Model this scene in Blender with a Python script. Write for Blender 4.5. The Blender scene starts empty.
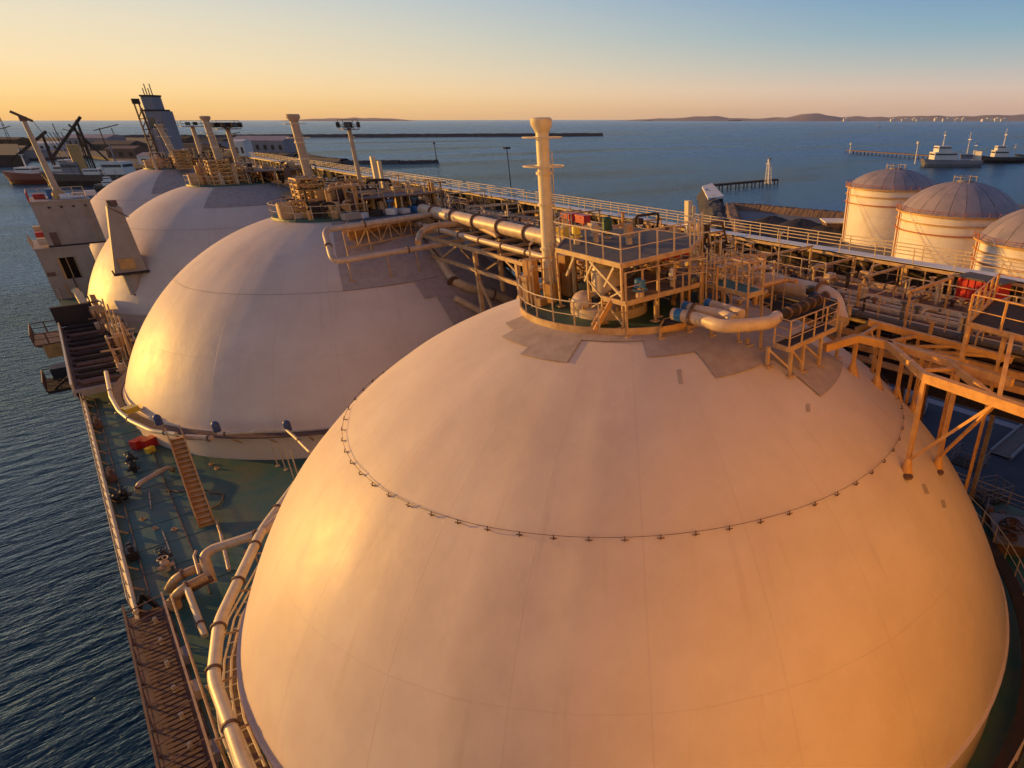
import bpy, math, random
from math import sin, cos, pi, radians as R, hypot, sqrt, atan2
random.seed(7)
sc = bpy.context.scene
COL = sc.collection

# ------------------------------------------------------------------ camera
# ship coordinates: origin = centre of the nearest tank, +y runs towards the bow, +x to starboard, deck z=5, water z=-10
F_PX, PITCH, PPX, PPY, YAW = 626.88, .4843, 669.87, 448.7, .7455
CAM = (-19.003, -23.699, 28.39)
SP = 43.62; TR = 21.0; DZ = 5.0; WZ = -10.0
cd = bpy.data.cameras.new('camera'); cam = bpy.data.objects.new('camera', cd); COL.objects.link(cam)
cam.location = CAM; cam.rotation_euler = (pi/2-PITCH, 0, -YAW)
cd.sensor_width = 36; cd.lens = F_PX/1024*36
cd.shift_x = -(PPX-512)/1024; cd.shift_y = (PPY-384)/1024
cd.clip_end = 60000; cd.clip_start = .1
sc.camera = cam
# ------------------------------------------------------------------ world and sun
SUN_AZ, SUN_EL = R(-35), R(8)          # azimuth from +y towards +x
w = bpy.data.worlds.new("World"); sc.world = w; w.use_nodes = True
nt = w.node_tree; bg = nt.nodes['Background']
sky = nt.nodes.new('ShaderNodeTexSky'); sky.sky_type = 'NISHITA'; sky.sun_disc = False
sky.sun_elevation = SUN_EL; sky.sun_rotation = SUN_AZ
sky.air_density = 1.0; sky.dust_density = 1.6; sky.ozone_density = 1.2; sky.altitude = 0
def _n(t, **k):
    n = nt.nodes.new(t)
    for a, b in k.items(): setattr(n, a, b)
    return n
_L = nt.links.new
sks = _n('ShaderNodeMix', data_type='RGBA', blend_type='MULTIPLY'); sks.inputs[0].default_value = 1
_L(sky.outputs[0], sks.inputs[6]); sks.inputs[7].default_value = (.15, .135, .195, 1)
# the low band of the sky: haze glow, warmer towards the sun
geo = _n('ShaderNodeNewGeometry'); sep = _n('ShaderNodeSeparateXYZ'); tcw = _n('ShaderNodeTexCoord'); _L(tcw.outputs['Generated'], sep.inputs[0])
asn = _n('ShaderNodeMath', operation='ARCSINE'); _L(sep.outputs[2], asn.inputs[0])
el = _n('ShaderNodeMath', operation='MULTIPLY'); _L(asn.outputs[0], el.inputs[0]); el.inputs[1].default_value = 180/pi/30   # 0..1 over 30 degrees
def _ramp(stops):
    r = _n('ShaderNodeValToRGB'); e = r.color_ramp.elements; r.color_ramp.interpolation = 'EASE' if 0 else 'LINEAR'
    while len(e) < len(stops): e.new(.5)
    for k, (p, c) in enumerate(stops): e[k].position = p/30; e[k].color = (*c, 1)
    _L(el.outputs[0], r.inputs[0]); return r.outputs[0]
away = _ramp([(0, (.60, .42, .34)), (.8, (.70, .48, .37)), (2, (.68, .54, .45)), (3.6, (.46, .50, .49)), (5.5, (.27, .43, .52)), (8, (.17, .34, .53)), (14, (.14, .26, .42)), (30, (.10, .18, .30))])
near = _ramp([(0, (1.0, .56, .16)), (.6, (1.12, .70, .20)), (1.6, (1.12, .78, .32)), (3.2, (1.05, .82, .47)), (5.5, (.93, .80, .56)), (8, (.72, .74, .66)), (14, (.45, .52, .55)), (30, (.2, .26, .34))])
hx = _n('ShaderNodeVectorMath', operation='MULTIPLY'); _L(tcw.outputs['Generated'], hx.inputs[0]); hx.inputs[1].default_value = (1, 1, 0)
hn = _n('ShaderNodeVectorMath', operation='NORMALIZE'); _L(hx.outputs[0], hn.inputs[0])
dt = _n('ShaderNodeVectorMath', operation='DOT_PRODUCT'); _L(hn.outputs[0], dt.inputs[0]); dt.inputs[1].default_value = (sin(R(-54)), cos(R(-54)), 0)
az = _n('ShaderNodeMapRange', interpolation_type='SMOOTHSTEP'); _L(dt.outputs['Value'], az.inputs[0]); az.inputs[1].default_value = -.62; az.inputs[2].default_value = .85
low = _n('ShaderNodeMix', data_type='RGBA'); _L(az.outputs[0], low.inputs[0]); _L(away, low.inputs[6]); _L(near, low.inputs[7])
ef = _n('ShaderNodeMapRange', interpolation_type='SMOOTHSTEP'); _L(el.outputs[0], ef.inputs[0]); ef.inputs[1].default_value = .3; ef.inputs[2].default_value = 1
fin = _n('ShaderNodeMix', data_type='RGBA'); _L(ef.outputs[0], fin.inputs[0]); _L(low.outputs[2], fin.inputs[6]); _L(sks.outputs[2], fin.inputs[7])
_L(fin.outputs[2], bg.inputs[0]); bg.inputs[1].default_value = 1.0
sd = bpy.data.lights.new('sun', 'SUN'); so = bpy.data.objects.new('sun', sd); COL.objects.link(so)
sd.energy = 5.0; sd.angle = R(.6); sd.color = (1.0, .51, .085)
so.rotation_euler = (pi/2-SUN_EL, 0, pi-SUN_AZ)
so.location = (-60, 60, 60)
sc.view_settings.view_transform = 'Standard'; sc.view_settings.look = 'None'
sc.view_settings.exposure = 0.0; sc.view_settings.gamma = 1
sc.render.engine = 'CYCLES'

# ------------------------------------------------------------------ where a pixel's ray meets a known plane / tank
_c, _s = cos(PITCH), sin(PITCH)
def _ray(px, py):
    u, v = px-PPX, py-PPY
    d = (u, F_PX*_c-v*_s, -F_PX*_s-v*_c)
    ch, sh = cos(-YAW), sin(-YAW)
    D = (d[0]*ch-d[1]*sh, d[0]*sh+d[1]*ch, d[2]); l = sqrt(sum(k*k for k in D))
    return tuple(k/l for k in D)
def _at(px, py, ax, val):
    r = _ray(px, py); t = (val-CAM[ax])/r[ax]
    return tuple(CAM[k]+t*r[k] for k in range(3))
def az_(px, py, z): return _at(px, py, 2, z)
def ax_(px, py, x): return _at(px, py, 0, x)
def ay_(px, py, y): return _at(px, py, 1, y)
def proj(p):
    d = [p[k]-CAM[k] for k in range(3)]; ch, sh = cos(YAW), sin(YAW)
    x = d[0]*ch-d[1]*sh; y = d[0]*sh+d[1]*ch; z = d[2]
    zc = y*_c-z*_s; yc = y*_s+z*_c
    return PPX+F_PX*x/zc, PPY-F_PX*yc/zc
def on_tank(px, py, i=0, r0=TR):
    r = _ray(px, py); o = (CAM[0], CAM[1]-SP*i, CAM[2]); b = sum(o[k]*r[k] for k in range(3))
    D = b*b-(sum(k*k for k in o)-r0*r0); t = -b-sqrt(max(D, 0))
    return tuple(CAM[k]+t*r[k] for k in range(3))
def rise(f, py):                 # height over foot f whose picture row is py
    lo, hi = f[2]-8, 28.3
    for _ in range(40):
        m = (lo+hi)/2
        if proj((f[0], f[1], m))[1] > py: lo = m
        else: hi = m
    return (f[0], f[1], lo)

# ------------------------------------------------------------------ materials
def mat(name, col, rough=.6, metal=0, noise=0, nscale=3, bump=0, bscale=20, col2=None, spec=.5, streak=False):
    m = bpy.data.materials.new(name); m.use_nodes = True; t = m.node_tree; p = t.nodes['Principled BSDF']
    p.inputs['Base Color'].default_value = (*col, 1); p.inputs['Roughness'].default_value = rough
    p.inputs['Metallic'].default_value = metal; p.inputs['Specular IOR Level'].default_value = spec
    tc = t.nodes.new('ShaderNodeTexCoord')
    if noise:
        n = t.nodes.new('ShaderNodeTexNoise'); n.inputs['Scale'].default_value = nscale; n.inputs['Detail'].default_value = 6; n.inputs['Roughness'].default_value = .65
        mp = t.nodes.new('ShaderNodeMapping'); 
        if streak: mp.inputs['Scale'].default_value = (1, 1, .12)
        t.links.new(tc.outputs['Object'], mp.inputs[0]); t.links.new(mp.outputs[0], n.inputs['Vector'])
        cr = t.nodes.new('ShaderNodeValToRGB'); c2 = col2 or tuple(k*.45 for k in col)
        cr.color_ramp.elements[0].position = .5-.22; cr.color_ramp.elements[0].color = (*[c2[k]*noise+col[k]*(1-noise) for k in range(3)], 1)
        cr.color_ramp.elements[1].position = .6; cr.color_ramp.elements[1].color = (*col, 1)
        t.links.new(n.outputs[0], cr.inputs[0]); t.links.new(cr.outputs[0], p.inputs['Base Color'])
    if bump:
        n2 = t.nodes.new('ShaderNodeTexNoise'); n2.inputs['Scale'].default_value = bscale; n2.inputs['Detail'].default_value = 4
        t.links.new(tc.outputs['Object'], n2.inputs['Vector'])
        b = t.nodes.new('ShaderNodeBump'); b.inputs['Strength'].default_value = bump; b.inputs['Distance'].default_value = .05
        t.links.new(n2.outputs[0], b.inputs['Height']); t.links.new(b.outputs[0], p.inputs['Normal'])
    return m
M = {}
M['pipe'] = mat('pipe_paint', (.60, .45, .29), .45, noise=.7, nscale=1.5, col2=(.36, .22, .12), streak=False)
M['steel'] = mat('structure_paint', (.54, .36, .17), .5, noise=.8, nscale=1.8, col2=(.3, .14, .06))
M['ochre'] = mat('ochre_paint', (.62, .34, .1), .5, noise=.6, nscale=2, col2=(.28, .11, .04))
M['rail'] = mat('rail_paint', (.62, .48, .29), .5, noise=.6, nscale=4, col2=(.35, .2, .1))
M['shademast'] = mat('shaded_mast_paint', (.50, .37, .24), .5, noise=.6, nscale=1.5, col2=(.3, .18, .1))  # mast paint darkened, shade is put into the colour
M['clamp'] = mat('dull_blue_paint', (.05, .08, .17), .5)
M['mast'] = mat('mast_paint', (.74, .62, .38), .45, noise=.5, nscale=2, col2=(.5, .33, .15))
M['white'] = mat('white_paint', (.78, .74, .68), .45, noise=.35, nscale=1.2)
M['house'] = mat('house_paint', (.40, .32, .24), .6, noise=.6, nscale=.4, col2=(.24, .18, .13))
M['green'] = mat('deck_green_paint', (.022, .115, .095), .6, noise=.9, nscale=.32, col2=(.12, .12, .06), bump=.3, bscale=4)
M['topgreen'] = mat('top_deck_green', (.03, .085, .05), .6, noise=.6, nscale=1, col2=(.07, .06, .03))
M['grey'] = mat('grating_grey', (.10, .10, .105), .85, noise=.7, nscale=2, col2=(.2, .15, .1), spec=.2)
M['dark'] = mat('dark_steel', (.04, .035, .03), .85, noise=.6, nscale=2, col2=(.1, .05, .03), spec=.2)
M['brown'] = mat('rusty_brown', (.17, .09, .055), .7, noise=.8, nscale=2.5, col2=(.06, .035, .025))
M['navy'] = mat('shaded_quay_deck', (.025, .028, .042), .85, noise=.6, nscale=.3, col2=(.06, .06, .07))  # dark blue carries the quay's shade in its colour
M['red'] = mat('red_paint', (.5, .025, .02), .4, noise=.4, nscale=3)
M['valve'] = mat('green_paint', (.006, .06, .03), .5)
M['blue'] = mat('blue_paint', (.02, .13, .3), .4)
M['yellow'] = mat('yellow_paint', (.8, .55, .04), .4)
M['black'] = mat('black_paint', (.02, .02, .022), .45)
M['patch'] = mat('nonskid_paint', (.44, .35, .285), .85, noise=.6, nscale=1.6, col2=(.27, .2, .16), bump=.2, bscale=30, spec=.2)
M['hull'] = mat('hull_paint', (.05, .035, .03), .5, noise=.4, nscale=.5)
M['hullred'] = mat('red_hull_paint', (.22, .035, .018), .5, noise=.5, nscale=.3)
M['concrete'] = mat('quay_concrete', (.18, .165, .15), .85, noise=.6, nscale=.05, col2=(.09, .08, .08))
M['land'] = mat('harbour_ground', (.055, .048, .045), .9, noise=.8, nscale=.02, col2=(.04, .04, .045))
M['coal'] = mat('coal', (.018, .017, .018), .85, noise=.8, nscale=.15, col2=(.05, .035, .03), bump=.8, bscale=.6)
M['rock'] = mat('breakwater_rock', (.07, .06, .055), .9, noise=.8, nscale=.2, col2=(.02, .02, .02), bump=1, bscale=.5)
M['soil'] = mat('brown_berm', (.2, .12, .075), .9, noise=.8, nscale=.08, col2=(.09, .06, .05), bump=.6, bscale=.6)
M['stank'] = mat('storage_tank_paint', (.82, .73, .6), .55, noise=.45, nscale=.3, col2=(.62, .48, .34))
M['roof'] = mat('storage_roof_grey', (.34, .27, .265), .7, noise=.7, nscale=.22, col2=(.17, .15, .17))
M['bridge'] = mat('bridge_front_bounce', (.95, .68, .29), .5, noise=.2, nscale=.3)  # deep orange chosen to warm the light this unseen wall bounces
M['mirror'] = mat('sun_bounce_mirror', (.98, .72, .34), .24, metal=1)  # mirror finish added to strengthen the wall's sun bounce
M['orangerail'] = mat('rust_orange_rail', (.45, .14, .05), .6)
M['far'] = mat('far_coast', (.32, .25, .23), .95, noise=.5, nscale=.0012)  # coast tone lightened, distance haze is mixed into the colour
M['bwhite'] = mat('building_white', (.7, .66, .6), .7, noise=.3, nscale=.1)
M['bgrey'] = mat('building_grey', (.24, .23, .25), .7, noise=.4, nscale=.1)
M['glass'] = mat('window_glass', (.03, .04, .05), .08, spec=.8)

# tank paint: faint meridian weld seams, streaks and soft plate waviness
def tank_mat():
    m = bpy.data.materials.new('tank_paint'); m.use_nodes = True; t = m.node_tree; p = t.nodes['Principled BSDF']
    N = t.nodes.new; L = t.links.new
    p.inputs['Roughness'].default_value = .42; p.inputs['Specular IOR Level'].default_value = .26
    tc = N('ShaderNodeTexCoord')
    n = N('ShaderNodeTexNoise'); n.inputs['Scale'].default_value = .25; n.inputs['Detail'].default_value = 8; n.inputs['Roughness'].default_value = .7
    L(tc.outputs['Object'], n.inputs['Vector'])
    cr = N('ShaderNodeValToRGB'); e = cr.color_ramp.elements
    e[0].position = .3; e[0].color = (.61, .47, .35, 1); e[1].position = .62; e[1].color = (.70, .56, .425, 1)
    L(n.outputs[0], cr.inputs[0])
    # small stains running down the plates
    sx = N('ShaderNodeSeparateXYZ'); L(tc.outputs['Object'], sx.inputs[0])
    at = N('ShaderNodeMath'); at.operation = 'ARCTAN2'; L(sx.outputs[1], at.inputs[0]); L(sx.outputs[0], at.inputs[1])
    cmb = N('ShaderNodeCombineXYZ'); sc_ = N('ShaderNodeMath'); sc_.operation = 'MULTIPLY'; sc_.inputs[1].default_value = 26; L(at.outputs[0], sc_.inputs[0])
    L(sc_.outputs[0], cmb.inputs[0]); zz = N('ShaderNodeMath'); zz.operation = 'MULTIPLY'; zz.inputs[1].default_value = .22; L(sx.outputs[2], zz.inputs[0]); L(zz.outputs[0], cmb.inputs[1])
    n3 = N('ShaderNodeTexNoise'); n3.inputs['Scale'].default_value = 1; n3.inputs['Detail'].default_value = 5; L(cmb.outputs[0], n3.inputs['Vector'])
    r3 = N('ShaderNodeValToRGB'); r3.color_ramp.elements[0].position = .62; r3.color_ramp.elements[0].color = (1, 1, 1, 1); r3.color_ramp.elements[1].position = .8; r3.color_ramp.elements[1].color = (.72, .64, .6, 1)
    L(n3.outputs[0], r3.inputs[0])
    mx = N('ShaderNodeMix'); mx.data_type = 'RGBA'; mx.blend_type = 'MULTIPLY'; mx.inputs[0].default_value = .4
    L(cr.outputs[0], mx.inputs[6]); L(r3.outputs[0], mx.inputs[7])
    # seams: 24 gores
    fr = N('ShaderNodeMath'); fr.operation = 'MULTIPLY'; fr.inputs[1].default_value = 24/(2*pi); L(at.outputs[0], fr.inputs[0])
    f2 = N('ShaderNodeMath'); f2.operation = 'FRACT'; L(fr.outputs[0], f2.inputs[0])
    f3 = N('ShaderNodeMath'); f3.operation = 'COMPARE'; f3.inputs[1].default_value = .5; f3.inputs[2].default_value = .006; L(f2.outputs[0], f3.inputs[0])
    zc = N('ShaderNodeMath'); zc.operation = 'COMPARE'; zc.inputs[1].default_value = 12.2; zc.inputs[2].default_value = .012; L(sx.outputs[2], zc.inputs[0])
    ad = N('ShaderNodeMath'); ad.operation = 'MAXIMUM'; L(f3.outputs[0], ad.inputs[0]); L(zc.outputs[0], ad.inputs[1])
    mx2 = N('ShaderNodeMix'); mx2.data_type = 'RGBA'; mx2.blend_type = 'MULTIPLY'
    sm = N('ShaderNodeMath'); sm.operation = 'MULTIPLY'; sm.inputs[1].default_value = .10; L(ad.outputs[0], sm.inputs[0]); L(sm.outputs[0], mx2.inputs[0])
    L(mx.outputs[2], mx2.inputs[6]); mx2.inputs[7].default_value = (.45, .36, .32, 1)
    L(mx2.outputs[2], p.inputs['Base Color'])
    b = N('ShaderNodeBump'); b.inputs['Strength'].default_value = .5; b.inputs['Distance'].default_value = .03; L(ad.outputs[0], b.inputs['Height'])
    n4 = N('ShaderNodeTexNoise'); n4.inputs['Scale'].default_value = .8; n4.inputs['Detail'].default_value = 3; L(tc.outputs['Object'], n4.inputs['Vector'])
    b2 = N('ShaderNodeBump'); b2.inputs['Strength'].default_value = .35; b2.inputs['Distance'].default_value = .06; L(n4.outputs[0], b2.inputs['Height']); L(b2.outputs[0], b.inputs['Normal'])
    L(b.outputs[0], p.inputs['Normal'])
    rr = N('ShaderNodeMapRange'); rr.inputs[3].default_value = .44; rr.inputs[4].default_value = .6; L(n4.outputs[0], rr.inputs[0]); L(rr.outputs[0], p.inputs['Roughness'])
    return m
M['tank'] = tank_mat()

def water_mat():
    m = bpy.data.materials.new('sea_water'); m.use_nodes = True; t = m.node_tree; t.nodes.remove(t.nodes['Principled BSDF'])
    N = t.nodes.new; L = t.links.new
    tc = N('ShaderNodeTexCoord')
    def nz(sx_, sy_, rot, det, ro=.55):
        mp = N('ShaderNodeMapping'); mp.inputs['Scale'].default_value = (sx_, sy_, 1); mp.inputs['Rotation'].default_value = (0, 0, rot)
        L(tc.outputs['Object'], mp.inputs[0]); n = N('ShaderNodeTexNoise'); n.inputs['Scale'].default_value = 1; n.inputs['Detail'].default_value = det; n.inputs['Roughness'].default_value = ro
        L(mp.outputs[0], n.inputs['Vector']); return n.outputs[0]
    a = nz(.26, .66, R(-30), 5, .55); c = nz(1.0, 2.3, R(-8), 4)
    b1 = N('ShaderNodeBump'); b1.inputs['Strength'].default_value = 1; L(a, b1.inputs['Height'])
    b2 = N('ShaderNodeBump'); b2.inputs['Strength'].default_value = .8; b2.inputs['Distance'].default_value = .16; L(c, b2.inputs['Height']); L(b1.outputs[0], b2.inputs['Normal'])
    df = N('ShaderNodeBsdfDiffuse'); df.inputs[0].default_value = (.002, .028, .052, 1); L(b2.outputs[0], df.inputs['Normal'])
    gl = N('ShaderNodeBsdfAnisotropic') if 0 else N('ShaderNodeBsdfGlossy'); gl.inputs[0].default_value = (.50, .66, .82, 1); L(b2.outputs[0], gl.inputs['Normal'])
    fr = N('ShaderNodeFresnel'); fr.inputs[0].default_value = 1.33; L(b2.outputs[0], fr.inputs['Normal'])
    mx = N('ShaderNodeMixShader'); L(fr.outputs[0], mx.inputs[0]); L(df.outputs[0], mx.inputs[1]); L(gl.outputs[0], mx.inputs[2]); L(mx.outputs[0], t.nodes['Material Output'].inputs[0])
    g = nz(.0016, .007, R(35), 6, .62)                 # broad wind lanes
    r = N('ShaderNodeMapRange'); r.inputs[1].default_value = .38; r.inputs[2].default_value = .66; r.inputs[3].default_value = .1; r.inputs[4].default_value = .34; L(g, r.inputs[0]); L(r.outputs[0], gl.inputs['Roughness'])
    r2 = N('ShaderNodeMapRange'); r2.inputs[1].default_value = .38; r2.inputs[2].default_value = .66; r2.inputs[3].default_value = 1.25; r2.inputs[4].default_value = .45; L(g, r2.inputs[0]); L(r2.outputs[0], b1.inputs['Distance'])
    return m
M['water'] = water_mat()

# ------------------------------------------------------------------ mesh helpers
class MB:
    def __init__(s): s.v = []; s.f = []
    def add(s, v, f):
        o = len(s.v); s.v += v; s.f += [tuple(i+o for i in q) for q in f]; return s
    def box(s, c, d, rz=0):
        x, y, z = (k/2 for k in d); cr, sr = cos(rz), sin(rz)
        v = [(c[0]+a*x*cr-b*y*sr, c[1]+a*x*sr+b*y*cr, c[2]+e*z) for e in (-1, 1) for a, b in ((-1, -1), (1, -1), (1, 1), (-1, 1))]
        return s.add(v, [(3, 2, 1, 0), (4, 5, 6, 7), (0, 1, 5, 4), (1, 2, 6, 5), (2, 3, 7, 6), (3, 0, 4, 7)])
    def prism(s, pts, z0, z1):
        n = len(pts); ar = sum(pts[i][0]*pts[(i+1) % n][1]-pts[(i+1) % n][0]*pts[i][1] for i in range(n))
        if ar < 0: pts = pts[::-1]
        v = [(p[0], p[1], z0) for p in pts]+[(p[0], p[1], z1) for p in pts]
        return s.add(v, [tuple(range(n))[::-1], tuple(range(n, 2*n))]+[(i, (i+1) % n, n+(i+1) % n, n+i) for i in range(n)])
    def _frame(s, d):
        l = sqrt(sum(k*k for k in d)) or 1; d = tuple(k/l for k in d)
        up = (0, 0, 1) if abs(d[2]) < .95 else (0, 1, 0)
        a = (d[1]*up[2]-d[2]*up[1], d[2]*up[0]-d[0]*up[2], d[0]*up[1]-d[1]*up[0]); l = sqrt(sum(k*k for k in a)); a = tuple(k/l for k in a)
        b = (a[1]*d[2]-a[2]*d[1], a[2]*d[0]-a[0]*d[2], a[0]*d[1]-a[1]*d[0]); return a, b
    def beam(s, p, q, w_, h_):
        a, b = s._frame(tuple(q[k]-p[k] for k in range(3))); v = []
        for e in (p, q):
            for i, j in ((-1, -1), (1, -1), (1, 1), (-1, 1)): v.append(tuple(e[k]+a[k]*i*w_/2+b[k]*j*h_/2 for k in range(3)))
        return s.add(v, [(0, 1, 2, 3), (7, 6, 5, 4), (0, 4, 5, 1), (1, 5, 6, 2), (2, 6, 7, 3), (3, 7, 4, 0)])
    def tube(s, pts, r, n=8, r2=None):
        P = [pts[0]]
        for i in range(1, len(pts)-1):           # round the bends
            a, b, c = pts[i-1], pts[i], pts[i+1]
            la = sqrt(sum((a[k]-b[k])**2 for k in range(3))); lc = sqrt(sum((c[k]-b[k])**2 for k in range(3))); q = min(la*.45, lc*.45, r*3)
            A = [b[k]+(a[k]-b[k])/la*q for k in range(3)]; C = [b[k]+(c[k]-b[k])/lc*q for k in range(3)]
            for t in (0, .25, .5, .75, 1): P.append(tuple((1-t)**2*A[k]+2*t*(1-t)*b[k]+t*t*C[k] for k in range(3)))
        P.append(pts[-1]); m = len(P); v = []
        for i, p in enumerate(P):
            d = tuple(P[min(i+1, m-1)][k]-P[max(i-1, 0)][k] for k in range(3)); a, b = s._frame(d)
            rr = r if r2 is None else r+(r2-r)*i/(m-1)
            for j in range(n):
                t = 2*pi*j/n; v.append(tuple(p[k]+rr*(a[k]*cos(t)+b[k]*sin(t)) for k in range(3)))
        f = [(i*n+j, i*n+(j+1) % n, (i+1)*n+(j+1) % n, (i+1)*n+j) for i in range(m-1) for j in range(n)]
        f += [tuple(range(n))[::-1], tuple(range((m-1)*n, m*n))]
        return s.add(v, f)
    def lathe(s, c, prof, n=24, a0=0, a1=2*pi):
        full = abs(a1-a0-2*pi) < 1e-6; k = n if full else n+1; v = []
        for r_, z_ in prof:
            for j in range(k):
                t = a0+(a1-a0)*j/n; v.append((c[0]+r_*sin(t), c[1]+r_*cos(t), c[2]+z_))
        f = [(i*k+j, (i+1)*k+j, (i+1)*k+(j+1) % k, i*k+(j+1) % k) for i in range(len(prof)-1) for j in range(n)]
        return s.add(v, f)
    def cyl(s, c, r, h, n=16, r2=None):
        r2 = r if r2 is None else r2; return s.lathe(c, [(0.001, h), (r2, h), (r, 0), (0.001, 0)], n)
    def ball(s, c, r, n=12, sq=1):
        return s.lathe(c, [(max(r*sin(pi*i/8), .001), r*sq*cos(pi*i/8)) for i in range(9)], n)
    def torus(s, c, Rr, r, n=32, m=6, a0=0, a1=2*pi):
        pr_ = [(Rr+r*cos(2*pi*i/m), r*sin(2*pi*i/m)) for i in range(m+1)]; return s.lathe(c, pr_, n, a0, a1)
    def build(s, name, m, parent=None, smooth=False, kind=None, label=None):
        off = WL.get(parent.name, (0, 0, 0)) if parent is not None else (0, 0, 0)
        me = bpy.data.meshes.new(name); me.from_pydata([(v[0]-off[0], v[1]-off[1], v[2]-off[2]) for v in s.v], [], s.f)
        me.materials.append(M[m] if isinstance(m, str) else m)
        if smooth: me.shade_smooth() if smooth is True else me.shade_smooth()
        if smooth == 'auto': me.set_sharp_from_angle(angle=R(40))
        o = bpy.data.objects.new(name, me); COL.objects.link(o)
        if parent is not None: o.parent = parent; WL[o.name] = off
        if kind: o['kind'] = kind
        if label: o['label'] = label
        return o
WL = {}
def thing(name, label, cat, loc, group=None):
    o = bpy.data.objects.new(name, None); COL.objects.link(o); o.location = loc; WL[o.name] = tuple(float(k) for k in loc)
    o.empty_display_size = .3
    o['label'] = label; o['category'] = cat
    if group: o['group'] = group
    return o
def single(mb, name, m, label, cat, loc=None, smooth=False, group=None):
    """a thing that is one mesh, its origin at loc"""
    loc = loc or mb.v[0]
    t = type('x', (), {})
    me = bpy.data.meshes.new(name); me.from_pydata([tuple(v[k]-loc[k] for k in range(3)) for v in mb.v], [], mb.f); me.materials.append(M[m])
    if smooth: me.shade_smooth(); me.set_sharp_from_angle(angle=R(40))
    o = bpy.data.objects.new(name, me); COL.objects.link(o); o.location = loc; o['label'] = label; o['category'] = cat
    if group: o['group'] = group
    return o
def struct(mb, name, m, smooth=False):
    return mb.build(name, m, None, smooth, kind='structure')
def copy_tree(o, parent=None):
    c = o.copy(); COL.objects.link(c)
    if parent is not None: c.parent = parent
    for ch in list(o.children): copy_tree(ch, c)
    return c
_shared = {}
def put(name, key, make, m, parent, loc, rz=0, smooth=False):
    """a part sharing its mesh with its alikes"""
    if key not in _shared:
        b = MB(); make(b); me = bpy.data.meshes.new(name); me.from_pydata(b.v, [], b.f); me.materials.append(M[m])
        if smooth: me.shade_smooth()
        _shared[key] = me
    o = bpy.data.objects.new(name, _shared[key]); COL.objects.link(o); off = WL.get(parent.name, (0, 0, 0)); WL[o.name] = off
    o.parent = parent; o.location = tuple(loc[k]-off[k] for k in range(3)); o.rotation_euler.z = rz
    return o
def lerp(a, b, t): return tuple(a[k]+(b[k]-a[k])*t for k in range(len(a)))
def dist(a, b): return sqrt(sum((a[k]-b[k])**2 for k in range(len(a))))

def railing(parent, pts, h=1.1, sp=1.6, m='rail', r=.03, pr_=.036, mids=(.5,), ends=True):
    """handrail part with its posts as sub-parts' siblings; pts = path at floor level"""
    b = MB()
    up = lambda p, k: (p[0], p[1], p[2]+h*k)
    for k in (1,)+tuple(mids): 
        for i in range(len(pts)-1): b.tube([up(pts[i], k), up(pts[i+1], k)], r if k == 1 else r*.7, 5)
    hr = b.build('handrail', m, parent)
    made = set()
    for i in range(len(pts)-1):
        n = max(1, round(dist(pts[i], pts[i+1])/sp))
        for k in range(n+1):
            p = lerp(pts[i], pts[i+1], k/n); key = (round(p[0], 1), round(p[1], 1))
            if key in made: continue
            made.add(key)
            put('post', ('post', h, pr_, m), lambda q: q.tube([(0, 0, 0), (0, 0, h)], pr_, 5), m, parent, p)
    return hr
def ring_pts(c, r_, z, a0, a1, n): return [(c[0]+r_*sin(a0+(a1-a0)*i/n), c[1]+r_*cos(a0+(a1-a0)*i/n), z) for i in range(n+1)]
#@@PARTS
# ================================================================== THE SETTING
b = MB(); S = 25000
b.add([(-S, -S, WZ), (S, -S, WZ), (S, S, WZ), (-S, S, WZ)], [(0, 1, 2, 3)]); struct(b, 'sea', 'water')
# hull and main deck of the gas carrier we stand on
HW = 22.75
outline = [(-HW, -60), (HW, -60), (HW, 150), (HW-3, 172), (12, 190), (0, 200), (-12, 190), (-HW+3, 172), (-HW, 150)]
b = MB(); b.prism(outline, WZ-1, DZ-.15); struct(b, 'ship_hull', 'hull')
b = MB(); b.prism([(x*.995, y) for x, y in outline], DZ-.15, DZ); struct(b, 'ship_deck', 'green')
# bridge front just behind the camera, tinted and mirrored to bounce more sun forward
b = MB(); b.box((0, -28.6, 24), (46, 6, 38)); hb = struct(b, 'deckhouse_wall', 'bridge')
for z in (9, 12.4, 15.8, 19.2, 22.6, 26, 29.4, 32.8, 36.2, 39.6):
    for x in range(-21, 22, 3):
        put('window', 'bwin', lambda q: q.box((0, 0, 0), (2.3, .06, 1.7)), 'mirror', hb, (x, -25.58, z))

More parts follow.
